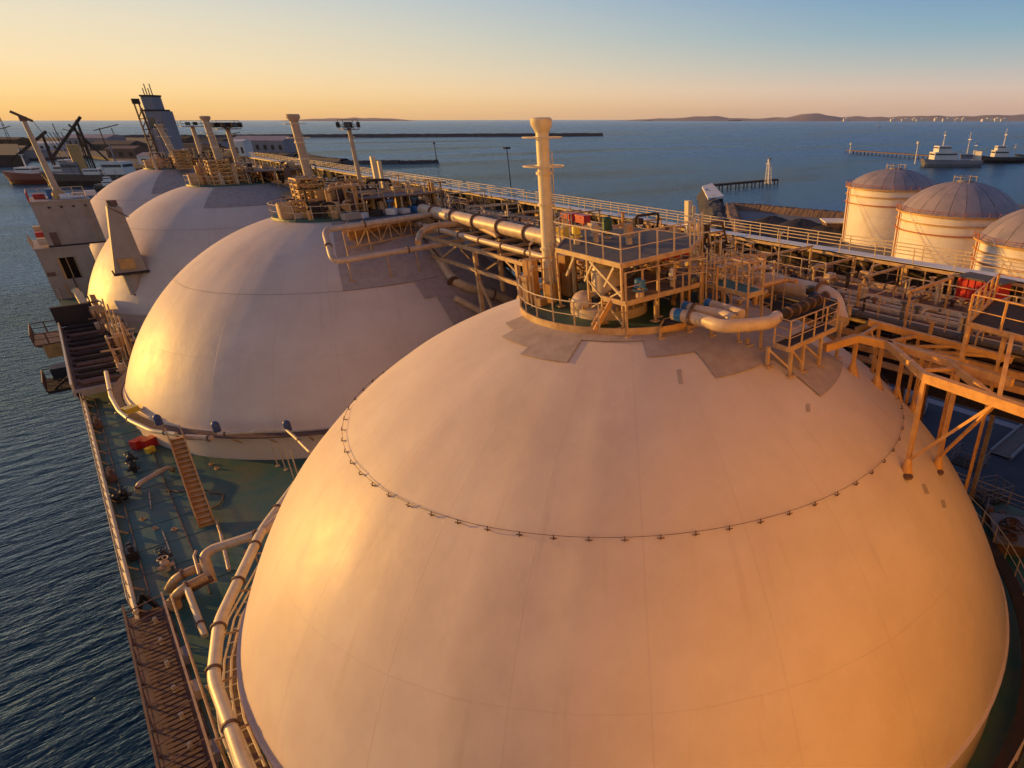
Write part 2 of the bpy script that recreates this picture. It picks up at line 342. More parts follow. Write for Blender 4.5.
# ================================================================== TANKS
def make_tank(i, label):
    cy = SP*i; t = thing('spherical_tank', label, 'gas tank', (0, cy, DZ), 'row of four spherical gas tanks along the ship')
    b = MB(); n = 160; rows = 72; v = []; f = []
    cmin = math.acos(7.35/TR)
    tmin = math.asin(4.9/TR)
    for a in range(rows+1):
        th = tmin+(cmin-tmin)*a/rows
        for k in range(n):
            ph = 2*pi*k/n
            wv = .028*sin(7*ph+1.3+i)+.018*sin(17*ph+2*i)+.016*sin(29*ph+.7)+.008*sin(53*ph)
            rr = TR+wv*min(1, max(0, (th-.25)*2))*(.6+.4*sin(3*th+i))
            v.append((rr*sin(th)*sin(ph), rr*sin(th)*cos(ph), rr*cos(th)))
    for a in range(rows):
        for k in range(n): f.append((a*n+k, (a+1)*n+k, (a+1)*n+(k+1) % n, a*n+(k+1) % n))
    me = bpy.data.meshes.new('dome'); me.from_pydata(v, [], f); me.materials.append(M['tank']); me.shade_smooth()
    o = bpy.data.objects.new('dome', me); COL.objects.link(o); o.parent = t; o.location = (0, 0, -DZ)
    b = MB(); b.lathe((0, cy, 0), [(19.6, 7.42), (19.78, 7.4), (19.78, 7.2), (19.7, 7.15), (19.75, DZ)], 128); b.build('skirt', 'tank', t, 'auto')
    # collar ring
    zr = 16.16; rr = sqrt(TR*TR-zr*zr)
    b = MB(); b.torus((0, cy, zr+.1), rr+.08, .010, 128, 5); b.build('ring_cable', 'brown', t)
    for k in range(72 if i < 1 else 0):
        a = 2*pi*k/72
        def mk(q):
            q.beam((0, -.02, -.04), (0, .13, -.02), .035, .03); q.beam((0, .13, -.02), (0, .07, .14), .035, .02); q.beam((-.12, .11, .02), (.12, .11, .02), .02, .03)
        put('bracket', 'lug', mk, 'brown', t, ((rr+.02)*sin(a), cy+(rr+.02)*cos(a), zr), -a)
    # non-skid painted patches as thin sheets on the plates
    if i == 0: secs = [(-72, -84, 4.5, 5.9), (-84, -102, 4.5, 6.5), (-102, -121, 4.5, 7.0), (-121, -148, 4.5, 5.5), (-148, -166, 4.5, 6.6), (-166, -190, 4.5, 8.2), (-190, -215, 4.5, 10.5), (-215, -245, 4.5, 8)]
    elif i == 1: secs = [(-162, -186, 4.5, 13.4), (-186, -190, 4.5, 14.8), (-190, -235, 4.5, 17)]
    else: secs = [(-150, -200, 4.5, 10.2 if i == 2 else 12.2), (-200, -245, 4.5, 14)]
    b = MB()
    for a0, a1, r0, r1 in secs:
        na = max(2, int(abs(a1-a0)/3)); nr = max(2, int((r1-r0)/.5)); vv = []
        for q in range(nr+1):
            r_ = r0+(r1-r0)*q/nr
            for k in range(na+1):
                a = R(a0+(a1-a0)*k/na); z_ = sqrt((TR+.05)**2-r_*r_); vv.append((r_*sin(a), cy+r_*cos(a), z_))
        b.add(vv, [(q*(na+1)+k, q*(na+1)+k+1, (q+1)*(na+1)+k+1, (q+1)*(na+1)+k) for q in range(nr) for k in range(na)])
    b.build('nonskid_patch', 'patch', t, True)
    return t
tl = ['nearest and largest cream gas tank dome filling the foreground', 'second cream gas tank dome, behind the nearest one', 'third cream gas tank dome, partly hidden by the second', 'farthest and smallest cream gas tank dome in the row']
tanks = [make_tank(i, tl[i]) for i in range(4)]
# ================================================================== HARBOUR SETTING
def poly_px(pts, z): return [az_(x, y, z)[:2] for x, y in pts]
def slab(name, pts, z0, z1, m): b = MB(); b.prism(pts, z0, z1); return struct(b, name, m)
def mound(name, a, c, w0, w1, z0, z1, m, rough=.8, seg=60, kindthing=None, across=6):
    """a rubble bank along a line with an uneven top"""
    d = (c[0]-a[0], c[1]-a[1]); l = hypot(*d); d = (d[0]/l, d[1]/l); n = (-d[1], d[0]); v = []; f = []
    for i in range(seg+1):
        for k in range(across+1):
            t = k/across*2-1; hh = 1-max(0, abs(t)-w1/w0)/(1-w1/w0) if abs(t) > w1/w0 else 1
            j = rough*(random.random()-.5)
            v.append((a[0]+d[0]*l*i/seg+n[0]*t*w0/2+j, a[1]+d[1]*l*i/seg+n[1]*t*w0/2+rough*(random.random()-.5), z0+(z1-z0)*hh+j*.7))
    for i in range(seg):
        for k in range(across): f.append((i*(across+1)+k, (i+1)*(across+1)+k, (i+1)*(across+1)+k+1, i*(across+1)+k+1))
    b = MB(); b.add(v, f)
    for e in (0, seg): pass
    return b
# long breakwater across the bay
A = az_(90, 138.5, WZ); B_ = az_(603, 136, WZ)
bw = mound('breakwater', A, B_, 26, 9, WZ-1, WZ+6.5, 'rock', 2.5, 160); struct(bw, 'breakwater', 'rock')
# near pier left of centre and the dark land it grows from
pier = [(255, 158), (300, 160), (345, 164), (400, 163.5), (438, 162.5)]
P = [az_(x, y, WZ) for x, y in pier]
for i in range(len(P)-1):
    b = mound('pier', P[i], P[i+1], 22-4*i, 9-i, WZ-1, WZ+[6, 4.5, 2.8, 2.4][i], 'rock', 1.2, 40); struct(b, 'pier_bank', 'rock')
land = poly_px([(-260, 152), (-160, 139), (0, 138.5), (150, 139), (262, 146), (318, 158), (345, 164), (300, 171), (200, 172), (128, 168), (112, 161), (88, 158), (60, 160), (30, 161), (25, 166), (-90, 166)], WZ)
slab('harbour_land', land, WZ-2, WZ+2.6, 'land')
q = poly_px([(-120, 166.5), (25.5, 166.5), (21, 152), (-120, 150)], WZ)
slab('dark_quay', q, WZ-2, WZ+9.5, 'coal')

def box_px(px, py, z, w_, d_, h_, m, rz=YAW*-1):
    p = az_(px, py, z); b = MB(); b.box((p[0], p[1], z+h_/2), (w_, d_, h_), rz); return b, p
# sheds and buildings on the far harbour land
def shed(px, py, wd, dp, h, label, m='bgrey', rm='roof', gable=True, group='sheds and buildings on the far harbour land', rz=-.9, cat='building'):
    p = az_(px, py, WZ+2.6); t = thing('harbour_shed', label, cat, p, group)
    b = MB(); b.box((p[0], p[1], p[2]+h/2), (wd, dp, h), rz); b.build('wall', m, t)
    b = MB(); cr, sr = cos(rz), sin(rz); z0 = p[2]+h
    def g(x, y, z): return (p[0]+x*cr-y*sr, p[1]+x*sr+y*cr, z)
    k = .16 if gable else .03; hw, hd = wd/2+.4, dp/2+.4
    b.add([g(-hw, -hd, z0+.02), g(hw, -hd, z0+.02), g(hw, hd, z0+.02), g(-hw, hd, z0+.02), g(-hw, 0, z0+dp*k), g(hw, 0, z0+dp*k)], [(0, 1, 5, 4), (2, 3, 4, 5), (1, 2, 5), (3, 0, 4), (3, 2, 1, 0)])
    b.build('roof', rm, t)
    for k in range(max(2, int(wd/9))):
        x = -wd/2+wd*(k+.5)/max(2, int(wd/9)); b = MB(); c = g(x, -dp/2-.05, p[2]+h*.45); b.box(c, (wd/max(2, int(wd/9))*.4, .3, h*.4), rz); b.build('door', 'dark', t)
    return t
sh = [(268, 152, 70, 30, 13, 'long grey warehouse on the far land behind the third tank masts', 'bgrey', 'roof'),
      (246, 157, 12, 12, 15, 'small sunlit cream shed left of the grey warehouse', 'bwhite', 'bwhite'),
      (96, 146, 80, 30, 11, 'wide pale grey roofed shed behind the black crane jib', 'bgrey', 'roof'),
      (120, 150, 60, 26, 7, 'low dark shed on the land left of the grey tower', 'land', 'land'),
      (200, 156, 50, 24, 8, 'brownish shed between the tower and the third tank vent mast', 'brown', 'dark'),
      (130, 158, 34, 16, 9, 'dark red brown workshop in front of the low dark shed', 'brown', 'brown'),
      (52, 150, 40, 14, 8, 'white roofed shed behind the red ship', 'bwhite', 'bwhite'),
      (215, 148, 44, 18, 9, 'far grey shed near the start of the long breakwater', 'bgrey', 'dark'),
      (160, 164, 26, 16, 7, 'low cream shed at the foot of the grey tower', 'bwhite', 'roof'),
      (15, 145, 40, 20, 8, 'dark shed on the land left of the lattice mast', 'dark', 'land'),
      (-20, 148, 60, 22, 9, 'dark long shed at the left edge of the harbour land', 'dark', 'dark'),
      (178, 143, 60, 22, 7, 'farthest dark shed behind the grey tower', 'land', 'dark')]
for s_ in sh: shed(s_[0], s_[1], s_[2], s_[3], s_[4], s_[5], s_[6], s_[7])
# lattice mast on the dark quay
p = az_(13, 148, WZ+2.6); t = thing('lattice_mast', 'slim dark lattice mast at the far left of the harbour', 'mast', p)
b = MB()
H_ = 42
for a in range(4):
    s1 = [(-2, -2), (2, -2), (2, 2), (-2, 2)][a]; b.beam((p[0]+s1[0], p[1]+s1[1], p[2]), (p[0]+s1[0]*.15, p[1]+s1[1]*.15, p[2]+H_), .5, .5)
for k in range(8):
    z = p[2]+H_*k/8; s1 = 2*(1-.85*k/8); b.beam((p[0]-s1, p[1]-s1, z), (p[0]+s1, p[1]-s1, z+5), .3, .3); b.beam((p[0]+s1, p[1]+s1, z), (p[0]-s1, p[1]+s1, z+5), .3, .3)
b.build('lattice', 'dark', t)

# ---- ships
def hull_mesh(b, o, L, Bm, z0, z1, rz, bow=.25, flare=1.0, sheer=1.2):
    """o = midship at water; hull pointing +x before rotation"""
    cr, sr = cos(rz), sin(rz); st = 24; v = []
    for i in range(st+1):
        t = i/st; x = -L/2+L*t
        wf = 1.0 if t < 1-bow else sqrt(max(0, 1-((t-(1-bow))/bow)**2)); wf *= min(1, .8+t*4)
        sh_ = sheer*max(0, (t-.55)/.45)**2
        for (k, zz) in ((.72 if t < 1-bow else .72*wf, z0), (1, z0+(z1-z0)*.5), (1*flare, z1+sh_)):
            hw = Bm/2*(k if k != 1 and k != flare else k)*max(wf, .02); xx = x+(0 if zz < z1 else (L*.03 if t > .95 else 0))
            v.append((o[0]+xx*cr-hw*sr, o[1]+xx*sr+hw*cr, zz)); v.append((o[0]+xx*cr+hw*sr, o[1]+xx*sr-hw*cr, zz))
    f = []
    for i in range(st):
        a = i*6; c = a+6
        for k in (0, 2):
            f.append((a+k, c+k, c+k+2, a+k+2)); f.append((a+k+1, a+k+3, c+k+3, c+k+1))
        f.append((a+4, c+4, c+5, a+5))
    f.append((0, 2, 4, 5, 3, 1)); b.add(v, f)
def ship(name, label, cat, p, L, Bm, D, rz, hm, houses, masts, group=None, extra=None):
    t = thing(name, label, cat, (p[0], p[1], WZ), group)
    b = MB(); hull_mesh(b, p, L, Bm, WZ-.5, WZ+D, rz, sheer=D*.35); b.build('hull', hm, t)
    cr, sr = cos(rz), sin(rz)
    def g(x, y, z): return (p[0]+x*cr-y*sr, p[1]+x*sr+y*cr, WZ+z)
    for (x, w_, d_, z, h, m) in houses:
        b = MB(); b.box(g(x, 0, z+h/2), (w_, d_, h), rz); o = b.build('cabin', m, t)
        b = MB(); b.box(g(x, 0, z+h*.7), (w_+.12, d_*.9, h*.2), rz); b.box(g(x, 0, z+h*.7), (w_*.9, d_+.12, h*.2), rz); b.build('window_band', 'glass', o)
    for (x, y, z, h, r_, m) in masts:
        b = MB(); b.tube([g(x, y, z), g(x, y, z+h)], r_, 6, r_*.5); b.beam(g(x, y-h*.15, z+h*.7), g(x, y+h*.15, z+h*.7), r_, r_); b.beam(g(x-h*.1, y, z+h*.85), g(x+h*.1, y, z+h*.85), r_*.8, r_*.8); b.build('mast', m, t)
    b = MB()
    for side in (-1, 1): b.beam(g(-L*.45, side*Bm*.48, D+1), g(L*.3, side*Bm*.48, D+1), .15, .15)
    b.build('handrail', 'white', t)
    if extra: extra(t, g)
    return t
def crane(g, x, y, z, h, reach, dirx, m='dark', thick=1.0):
    def f(t):
        b = MB(); b.beam(g(x, y, z), g(x, y, z+h), thick, thick); b.beam(g(x+1.5, y, z), g(x+.4, y, z+h), thick*.5, thick*.5); b.build('crane_post', m, t)
        b = MB(); b.beam(g(x-dirx*3, y, z+h*1.05), g(x+dirx*reach, y, z+h*.25), thick*.8, thick*1.2); b.build('crane_jib', m, t)
        b = MB(); b.tube([g(x, y, z+h), g(x+dirx*reach*.9, y, z+h*.32)], .12, 4); b.build('cable', 'black', t)
    return f
# view-right direction on the ground, so hulls lie roughly across the view
VR = -YAW
p = az_(56, 183, WZ)
def ex1(t, g):
    crane(g, -4, 0, 8, 22, 26, 1, 'dark', 1.2)(t)
ship('cargo_ship', 'rust red ship with a black ship crane moored at the dark quay', 'ship', p, 56, 13, 6, pi+VR+.12, 'hullred', [(-12, 14, 10, 6, 5, 'bwhite'), (-14, 9, 9, 11, 3.5, 'white'), (14, 10, 8, 6, 4, 'white')], [(14, 0, 9, 12, .5, 'white'), (-14, 0, 14, 8, .4, 'bgrey')], None, ex1)
p = az_(98, 185, WZ)
def ex2(t, g):
    b = MB(); b.beam(g(6, 0, 6), g(6, 0, 24), 6, 6); b.build('funnel', 'ochre', t)
    crane(g, -3, 1, 8, 30, 24, 1, 'dark', 1.1)(t); crane(g, 1, -1, 8, 26, 12, -1, 'dark', .8)(t)
    for k in range(5):
        b = MB(); b.beam(g(9+k*1.2, k-2, 20), g(11+k*1.6, k-2, 31), .4, .4); b.build('aerial', 'dark', t)
ship('work_vessel', 'dark hulled work vessel with ochre funnel and black crane beside the red ship', 'ship', p, 60, 13, 6.5, VR+.1+pi, 'hull', [(-16, 13, 11, 6, 8, 'bwhite'), (10, 10, 9, 6, 8, 'bgrey'), (-2, 10, 9, 6, 4, 'white')], [(-16, 0, 14, 10, .5, 'bgrey')], None, ex2)
bts = [(116, 190, 20, 'white', 'black', 'small white roofed launch beside the dark work vessel'), (122, 184, 26, 'red', 'red', 'small red boat behind the white launch'), (136, 179, 34, 'bwhite', 'hull', 'white fishing boat moored behind the farthest tank'),
       (128, 172, 30, 'ochre', 'hullred', 'brown and cream trawler moored left of the tower'), (116, 177, 22, 'bgrey', 'blue', 'blue hulled fishing boat behind the farthest tank'), (135, 177, 26, 'white', 'black', 'black and white boat nearest the grey tower')]
for x, y, L, cm, hm, lb in bts:
    p = az_(x, y, WZ); ship('fishing_boat', lb, 'boat', p, L, L*.27, 2.6, VR+random.uniform(-.5, .4), hm, [(-L*.1, L*.3, L*.2, 2.6, 2.6, cm), (-L*.12, L*.15, L*.15, 5.2, 2.2, 'white')], [(L*.15, 0, 2.6, 9, .2, 'bgrey'), (-L*.12, 0, 7, 6, .18, 'bgrey')], 'small boats moored at the far left')

# beacon on the pier tip, jetties to the right
p = az_(437, 162, WZ+2.5); t = thing('beacon_post', 'thin dark beacon post at the tip of the low pier', 'beacon', p)
b = MB(); b.tube([p, (p[0], p[1], p[2]+15)], .5, 6, .3); b.build('pole', 'dark', t); b = MB(); b.cyl((p[0], p[1], p[2]+15), .9, 1.8, 8); b.build('lantern', 'dark', t)
a = az_(712, 189.5, WZ); c = az_(776, 183.5, WZ)
def jetty(name, label, a, c, wd, h, m, pile=True):
    d = (c[0]-a[0], c[1]-a[1]); l = hypot(*d); d = (d[0]/l, d[1]/l); t = thing(name, label, 'jetty', (a[0], a[1], WZ))
    b = MB(); b.beam((a[0], a[1], WZ+h), (c[0], c[1], WZ+h), wd, 1.0); b.build('deck', m, t)
    n = int(l/7)
    for k in range(n+1):
        for s_ in (-.35, .35):
            x = a[0]+d[0]*l*k/n-d[1]*wd*s_; y = a[1]+d[1]*l*k/n+d[0]*wd*s_
            put('pile', 'pile', lambda q: q.cyl((0, 0, -1), .45, 3.6, 6), 'dark', t, (x, y, WZ))
    return t
jetty('jetty', 'short dark jetty carrying the white beacon tower', a, c, 4, 2.4, 'dark')
p = az_(768, 183.8, WZ+2.9); t = thing('beacon_tower', 'white lattice beacon tower at the end of the short jetty', 'beacon', p)
b = MB()
for sx, sy in ((-1, -1), (1, -1), (1, 1), (-1, 1)): b.beam((p[0]+sx*1.4, p[1]+sy*1.4, p[2]), (p[0]+sx*.9, p[1]+sy*.9, p[2]+11), .35, .35)
for k in range(4):
    z = p[2]+2.6*k; b.beam((p[0]-1.3, p[1]-1.3, z), (p[0]+1.1, p[1]-1.2, z+2.6), .25, .25); b.beam((p[0]-1.3, p[1]+1.3, z), (p[0]-1.2, p[1]-1.2, z+2.6), .25, .25); b.box((p[0], p[1], z+2.6), (2.3, 2.3, .2))
b.build('lattice', 'bwhite', t)
b = MB(); b.box((p[0], p[1], p[2]+11.3), (3, 3, .4)); b.cyl((p[0], p[1], p[2]+11.5), 1.1, 2.4, 10); b.build('lantern_room', 'bwhite', t)
b = MB(); b.lathe((p[0], p[1], p[2]+13.9), [(.01, 1), (1.3, 0), (.01, 0)], 10); b.build('cap', 'bgrey', t)
# white slab landing at the head of the rubble spit
pl = poly_px([(702, 186), (712, 183), (724, 196), (708, 198)], WZ+4.5); b = MB(); b.prism(pl, WZ+3.4, WZ+4.5)
tt = thing('landing_platform', 'pale concrete landing slab at the head of the rubble spit', 'platform', (pl[0][0], pl[0][1], WZ)); b.build('slab', 'bwhite', tt)
b = MB()
for q in pl: b.box(((q[0]*.8+pl[0][0]*.1+pl[2][0]*.1), (q[1]*.8+pl[0][1]*.1+pl[2][1]*.1), WZ+1), (1.2, 1.2, 5))
b.build('pile', 'dark', tt)
b = mound('rubble_spit', az_(708, 197, WZ), az_(722, 238, WZ), 14, 5, WZ-1, WZ+4, 'rock', 2.2, 40, across=8); struct(b, 'rubble_spit', 'rock')
b = mound('rubble_spit', az_(722, 238, WZ), az_(700, 260, WZ), 16, 6, WZ-1, WZ+4, 'rock', 2.2, 30, across=8); struct(b, 'rubble_bank', 'rock')
# terminal ground with the black coal yard and its brown berm
gpts = poly_px([(728, 206), (760, 209), (800, 212), (850, 214), (900, 200), (1300, 215), (2600, 330)], WZ+2)+[(150, -160), (64, -160), (64, 60)]+poly_px([(775, 262), (722, 250), (712, 240), (722, 232)], WZ+2)
slab('terminal_ground', gpts, WZ-2, WZ+2, 'concrete')
bp = [az_(x, y, WZ+2) for x, y in ((742, 240), (733, 222), (730, 209), (762, 211), (800, 215), (850, 219))]
for i in range(len(bp)-1):
    b = mound('berm', bp[i], bp[i+1], 9, 3, WZ+1, WZ+4.6, 'soil', .7, 30); struct(b, 'brown_berm', 'soil')
cp = [az_(x, y, WZ+2) for x, y in ((750, 238), (748, 222), (775, 219), (842, 226), (845, 245), (780, 250))]
slab('coal_yard', [q[:2] for q in cp], WZ+1.9, WZ+2.02, 'coal')
for i, (x, y, r_, h) in enumerate(((772, 226, 14, 3.4), (800, 230, 15, 3.8), (826, 234, 13, 3), (785, 240, 12, 2.6))):
    p = az_(x, y, WZ+2); b = MB(); v = []; prof = [(.01, h), (r_*.2, h*.9), (r_*.5, h*.5), (r_*.8, h*.15), (r_, -.1)]
    b.lathe((p[0], p[1], WZ+2), prof, 28); b.v = [(a+random.uniform(-.5, .5), c+random.uniform(-.5, .5), d+random.uniform(-.25, .25)) for a, c, d in b.v]
    o = b.build('coal_heap', 'coal', None, True); o['kind'] = 'stuff'; o['label'] = ['black coal heap at the back left of the yard', 'biggest black coal heap in the yard', 'black coal heap nearest the storage tanks', 'low black coal heap in front'][i]; o['category'] = 'coal heap'
# little yard things: loader, lamp posts
p = az_(845, 233, WZ+2); t = thing('terminal_hut', 'low brown hut with pale blue roof left of the first storage tank', 'building', p)
b = MB(); b.box((p[0], p[1], p[2]+2), (16, 9, 4), -.75); b.build('wall', 'brown', t); b = MB(); b.box((p[0], p[1], p[2]+4.2), (17, 10, .4), -.75); b.build('roof', 'bwhite', t)
for k in range(4):
    b = MB(); q = (p[0]-5+k*3.2, p[1]+4.6-k*3.0-6.4, p[2]+2); b.box(q, (1.4, 1.4, 2.2), -.75); b.build('door', 'dark', t)
# storage tanks
def stank(x, y, r_, h, hr, label):
    z0 = WZ+2; t = thing('storage_tank', label, 'storage tank', (x, y, z0), 'three cylindrical storage tanks on the terminal')
    b = MB(); b.lathe((x, y, z0), [(r_, 0), (r_, h)], 96)
    b.build('shell', 'stank', t, True)
    for k in range(5):
        zz = h*(k+.5)/5; b = MB(); b.torus((x, y, z0+h*(k+1)/5.6), r_+.02, .05, 72, 4); b.build('weld_band', 'stank', t)
    for zz in (h-2.2, h-4.6):
        b = MB(); b.lathe((x, y, z0+zz), [(r_, .18), (r_+.5, .18), (r_+.5, -.12), (r_, -.12)], 72); b.build('stiffening_ring', 'orangerail' if zz == h-4.6 else 'ochre', t)
    b = MB(); b.lathe((x, y, z0+h), [(r_-.05, .25), (r_+.75, .25), (r_+.75, -.2), (r_, -.2)], 72); b.build('rim_walkway', 'ochre', t)
    n = 24
    for g_ in range(n):            # dome roof of radial plates
        a0, a1 = 2*pi*g_/n, 2*pi*(g_+1)/n; b = MB(); pr_ = []
        for k in range(7):
            q = k/6; rr = max(r_*q, .05); pr_.append((rr, hr*(sqrt(1-.75*q*q)-.5)/.5+.22+(.03 if g_ % 2 else 0)))
        b.lathe((x, y, z0+h), pr_, 2, a0+.004, a1-.004); b.build('roof_plate', 'roof', t, True)
    b = MB(); b.torus((x, y, z0+h+1.3), r_+.7, .05, 72, 4); b.torus((x, y, z0+h+.8), r_+.7, .04, 72, 4); b.build('handrail', 'orangerail', t)
    for k in range(36):
        a = 2*pi*k/36; put('post', 'stpost', lambda q: q.beam((0, 0, 0), (0, 0, 1.3), .09, .09), 'orangerail', t, (x+(r_+.7)*sin(a), y+(r_+.7)*cos(a), z0+h))
    b = MB(); b.cyl((x, y, z0+h+hr), 2.2, .5, 16); b.build('roof_hatch', 'bgrey', t)
    for k in range(8):
        a = 2*pi*k/8; b = MB(); b.tube([(x+3*sin(a), y+3*cos(a), z0+h+hr-.2), (x+3*sin(a), y+3*cos(a), z0+h+hr+1.5)], .12, 5); b.build('vent_pipe', 'rail', t)
    b = MB(); b.torus((x, y, z0+h+hr+1.3), 3, .06, 24, 4); b.build('hatch_rail', 'rail', t)
    # stair climbing round the shell
    for ang, side in ((-1.9, 1), (2.9, 1)):
        b = MB(); m_ = 26
        for k in range(m_):
            a = ang+.75*k/m_; zz = z0+h*k/m_; b.box((x+(r_+.35)*sin(a), y+(r_+.35)*cos(a), zz), (.5, .6, .06), -a)
        b.tube([(x+(r_+.95)*sin(ang+.75*k/8), y+(r_+.95)*cos(ang+.75*k/8), z0+h*k/8+1) for k in range(9)], .06, 4)
        b.build('stair', 'stank', t)
    a = atan2(CAM[0]-x, CAM[1]-y)+1.15; b = MB(); b.beam((x+(r_+.5)*sin(a), y+(r_+.5)*cos(a), z0), (x+(r_+.5)*sin(a), y+(r_+.5)*cos(a), z0+h+1.5), .35, .35); b.build('riser_pipe', 'orangerail', t)
    return t
st1 = stank(184, 89, 14.2, 16.8, 5.2, 'farthest and leftmost cream storage tank with grey dome roof')
st2 = stank(164, 57, 15.8, 14, 7.3, 'middle cream storage tank with grey dome roof')
st3 = stank(145.5, 27.5, 14.5, 11.6, 7.4, 'cream storage tank cut by the right edge of the picture')
# tall instrument on the first tank's roof side, far pier, moored ships
a = az_(848, 153, WZ); c = az_(945, 160, WZ)
jetty('far_jetty', 'brown jetty reaching left from the moored white ship', a, c, 9, 3.2, 'brown')
for px_, lb, hh in ((850, 'small pale light on the left end of the brown jetty', 9), (915, 'white signal mast behind the farthest storage tank', 16)):
    p = az_(px_, 153.5 if px_ < 900 else 164, WZ+3); t = thing('signal_mast', lb, 'mast', p); b = MB(); b.tube([p, (p[0], p[1], p[2]+hh)], .7, 6, .5); b.build('pole', 'bwhite', t)
    b = MB(); b.cyl((p[0], p[1], p[2]+hh), 1.5, 2, 8); b.build('lantern', 'bwhite', t)
p = az_(950, 166.5, WZ)
def ex3(t, g):
    b = MB(); b.beam(g(-24, 0, 5), g(-24, 0, 13), 1, 8); b.beam(g(-20, 4, 13), g(-28, 4, 13), .8, .8); b.build('stern_frame', 'bwhite', t)
ship('research_ship', 'white upperworks ship with pale blue hull beyond the storage tanks', 'ship', p, 56, 12, 5, VR+pi+.1, 'bgrey', [(8, 22, 11, 6, 6, 'bwhite'), (10, 12, 10, 12, 5, 'bwhite'), (-14, 8, 8, 6, 4, 'bgrey')], [(10, 0, 17, 12, .6, 'bwhite'), (-14, 0, 8, 20, .6, 'bwhite'), (-20, 2, 6, 16, .5, 'bwhite')], None, ex3)
p = az_(1000, 162.5, WZ)
ship('tug_boat', 'black hulled tug with a tall pale mast right of the white ship', 'boat', p, 44, 12, 5, VR+pi, 'black', [(2, 14, 9, 5, 6, 'bwhite'), (3, 8, 7, 11, 4, 'bwhite')], [(0, 0, 12, 18, .7, 'bwhite'), (-12, 0, 5, 12, .5, 'bwhite')])
p = az_(1040, 161, WZ)
ship('tug_boat', 'black and white boat cut by the right edge behind the tug', 'boat', p, 52, 12, 5, VR+pi, 'black', [(6, 16, 9, 5, 6, 'bwhite'), (6, 9, 7, 11, 3, 'bwhite')], [(4, 0, 12, 14, .6, 'bwhite'), (12, 0, 10, 12, .5, 'bwhite')])
# ships on the horizon
for x, y, L, lb, hm in ((648, 121, 200, 'distant dark freighter left of the hazy hills', 'bgrey'), (735, 121, 300, 'distant pinkish freighter between the hills', 'hullred')):
    p = az_(x, y, WZ); ship('freighter', lb, 'ship', p, L, L*.14, L*.06, VR+.1, hm, [(-L*.35, L*.12, L*.1, L*.06, L*.11, 'bwhite'), (L*.1, L*.25, L*.1, L*.06, L*.03, 'bgrey')], [(L*.3, 0, L*.06, L*.12, 2, 'bgrey')])
p = az_(879, 127, WZ); t = thing('sailing_boat', 'tiny sailing boat with a white sail far out on the bay', 'boat', (p[0], p[1], WZ))
b = MB(); hull_mesh(b, p, 22, 6, WZ, WZ+2, VR); b.build('hull', 'bwhite', t); b = MB(); b.add([(p[0], p[1], WZ+3), (p[0]+8*cos(VR), p[1]+8*sin(VR), WZ+3), (p[0], p[1], WZ+30), (p[0]+.4, p[1]+.4, WZ+3)], [(0, 1, 2), (3, 2, 1), (0, 2, 3)]); b.build('sail', 'bwhite', t)

# far coast
def ridge(name, x0, x1, fn, D, m, depth=1500):
    b = MB(); n = 120; v = []
    for i in range(n+1):
        px = x0+(x1-x0)*i/n; r = _ray(px, 119); l = hypot(r[0], r[1]); ux, uy = r[0]/l, r[1]/l
        e_ = min(1, (i/n)/.15, (1-i/n)/.15); h = (fn(px)/627*D*.9+38)*e_-3*(1-e_)
        for k, hh in ((0, -2), (.12, .35), (.4, .85), (.6, 1), (1, .1)):
            dd = D+depth*k; v.append((CAM[0]+ux*dd, CAM[1]+uy*dd, WZ+max(h*hh, -2)*(1+.06*math.sin(px*.31+k*9)) if hh > 0 else WZ-5))
    b.add(v, [(i*5+k, (i+1)*5+k, (i+1)*5+k+1, i*5+k+1) for i in range(n) for k in range(4)]); o = b.build(name, m, None, True, kind='structure'); return o
g_ = lambda x, c, s_: math.exp(-((x-c)/s_)**2)
ridge('far_coast', 600, 1300, lambda x: .6+1.2*g_(x, 660, 40)+1.6*g_(x, 700, 25)+2.2*min(1, max(0, (x-730)/250))+.5*sin(x*.09)+.3*sin(x*.23), 15000, 'far')
ridge('far_hill', 760, 860, lambda x: -1.5+6.5*g_(x, 810, 19)+2.6*g_(x, 834, 14)+1.6*g_(x, 786, 12), 13500, 'far')
ridge('far_left_coast', 265, 430, lambda x: -2.2+2.6*g_(x, 330, 50)+2.0*g_(x, 385, 32)+.5*g_(x, 355, 5), 15500, 'far')
ridge('far_hills_behind', 800, 1500, lambda x: 2.6+.9*sin(x*.013)+.5*sin(x*.05), 19000, 'far')
k = 0
where = ['leftmost', 'second from left', 'third', 'fourth', 'fifth', 'sixth', 'seventh', 'eighth', 'ninth', 'tenth', 'eleventh', 'rightmost']
for x, wd, h in ((846, 120, 70), (893, 110, 60), (906, 200, 55), (914, 90, 75), (922, 260, 45), (936, 80, 90), (948, 240, 75), (957, 110, 55), (963, 80, 80), (988, 260, 60), (997, 120, 80), (1004, 160, 65)):
    p = az_(x, 121.0, WZ); d_ = 12500/hypot(p[0]-CAM[0], p[1]-CAM[1]); q = (CAM[0]+(p[0]-CAM[0])*d_, CAM[1]+(p[1]-CAM[1])*d_)
    b = MB(); h *= .3; wd *= .8; b.box((q[0], q[1], WZ+h/2+10), (wd, 60, h+20), VR); b.box((q[0]+wd*.2, q[1], WZ+h+28), (wd*.4, 50, 10), VR)
    single(b, 'coast_building', 'bwhite', 'pale sunlit building on the far coast, %s of the line' % where[k], 'building', (q[0], q[1], WZ), False, 'buildings on the far coast'); k += 1
# lamp post and quay between the ship and the terminal
p = az_(512, 196, WZ+2)
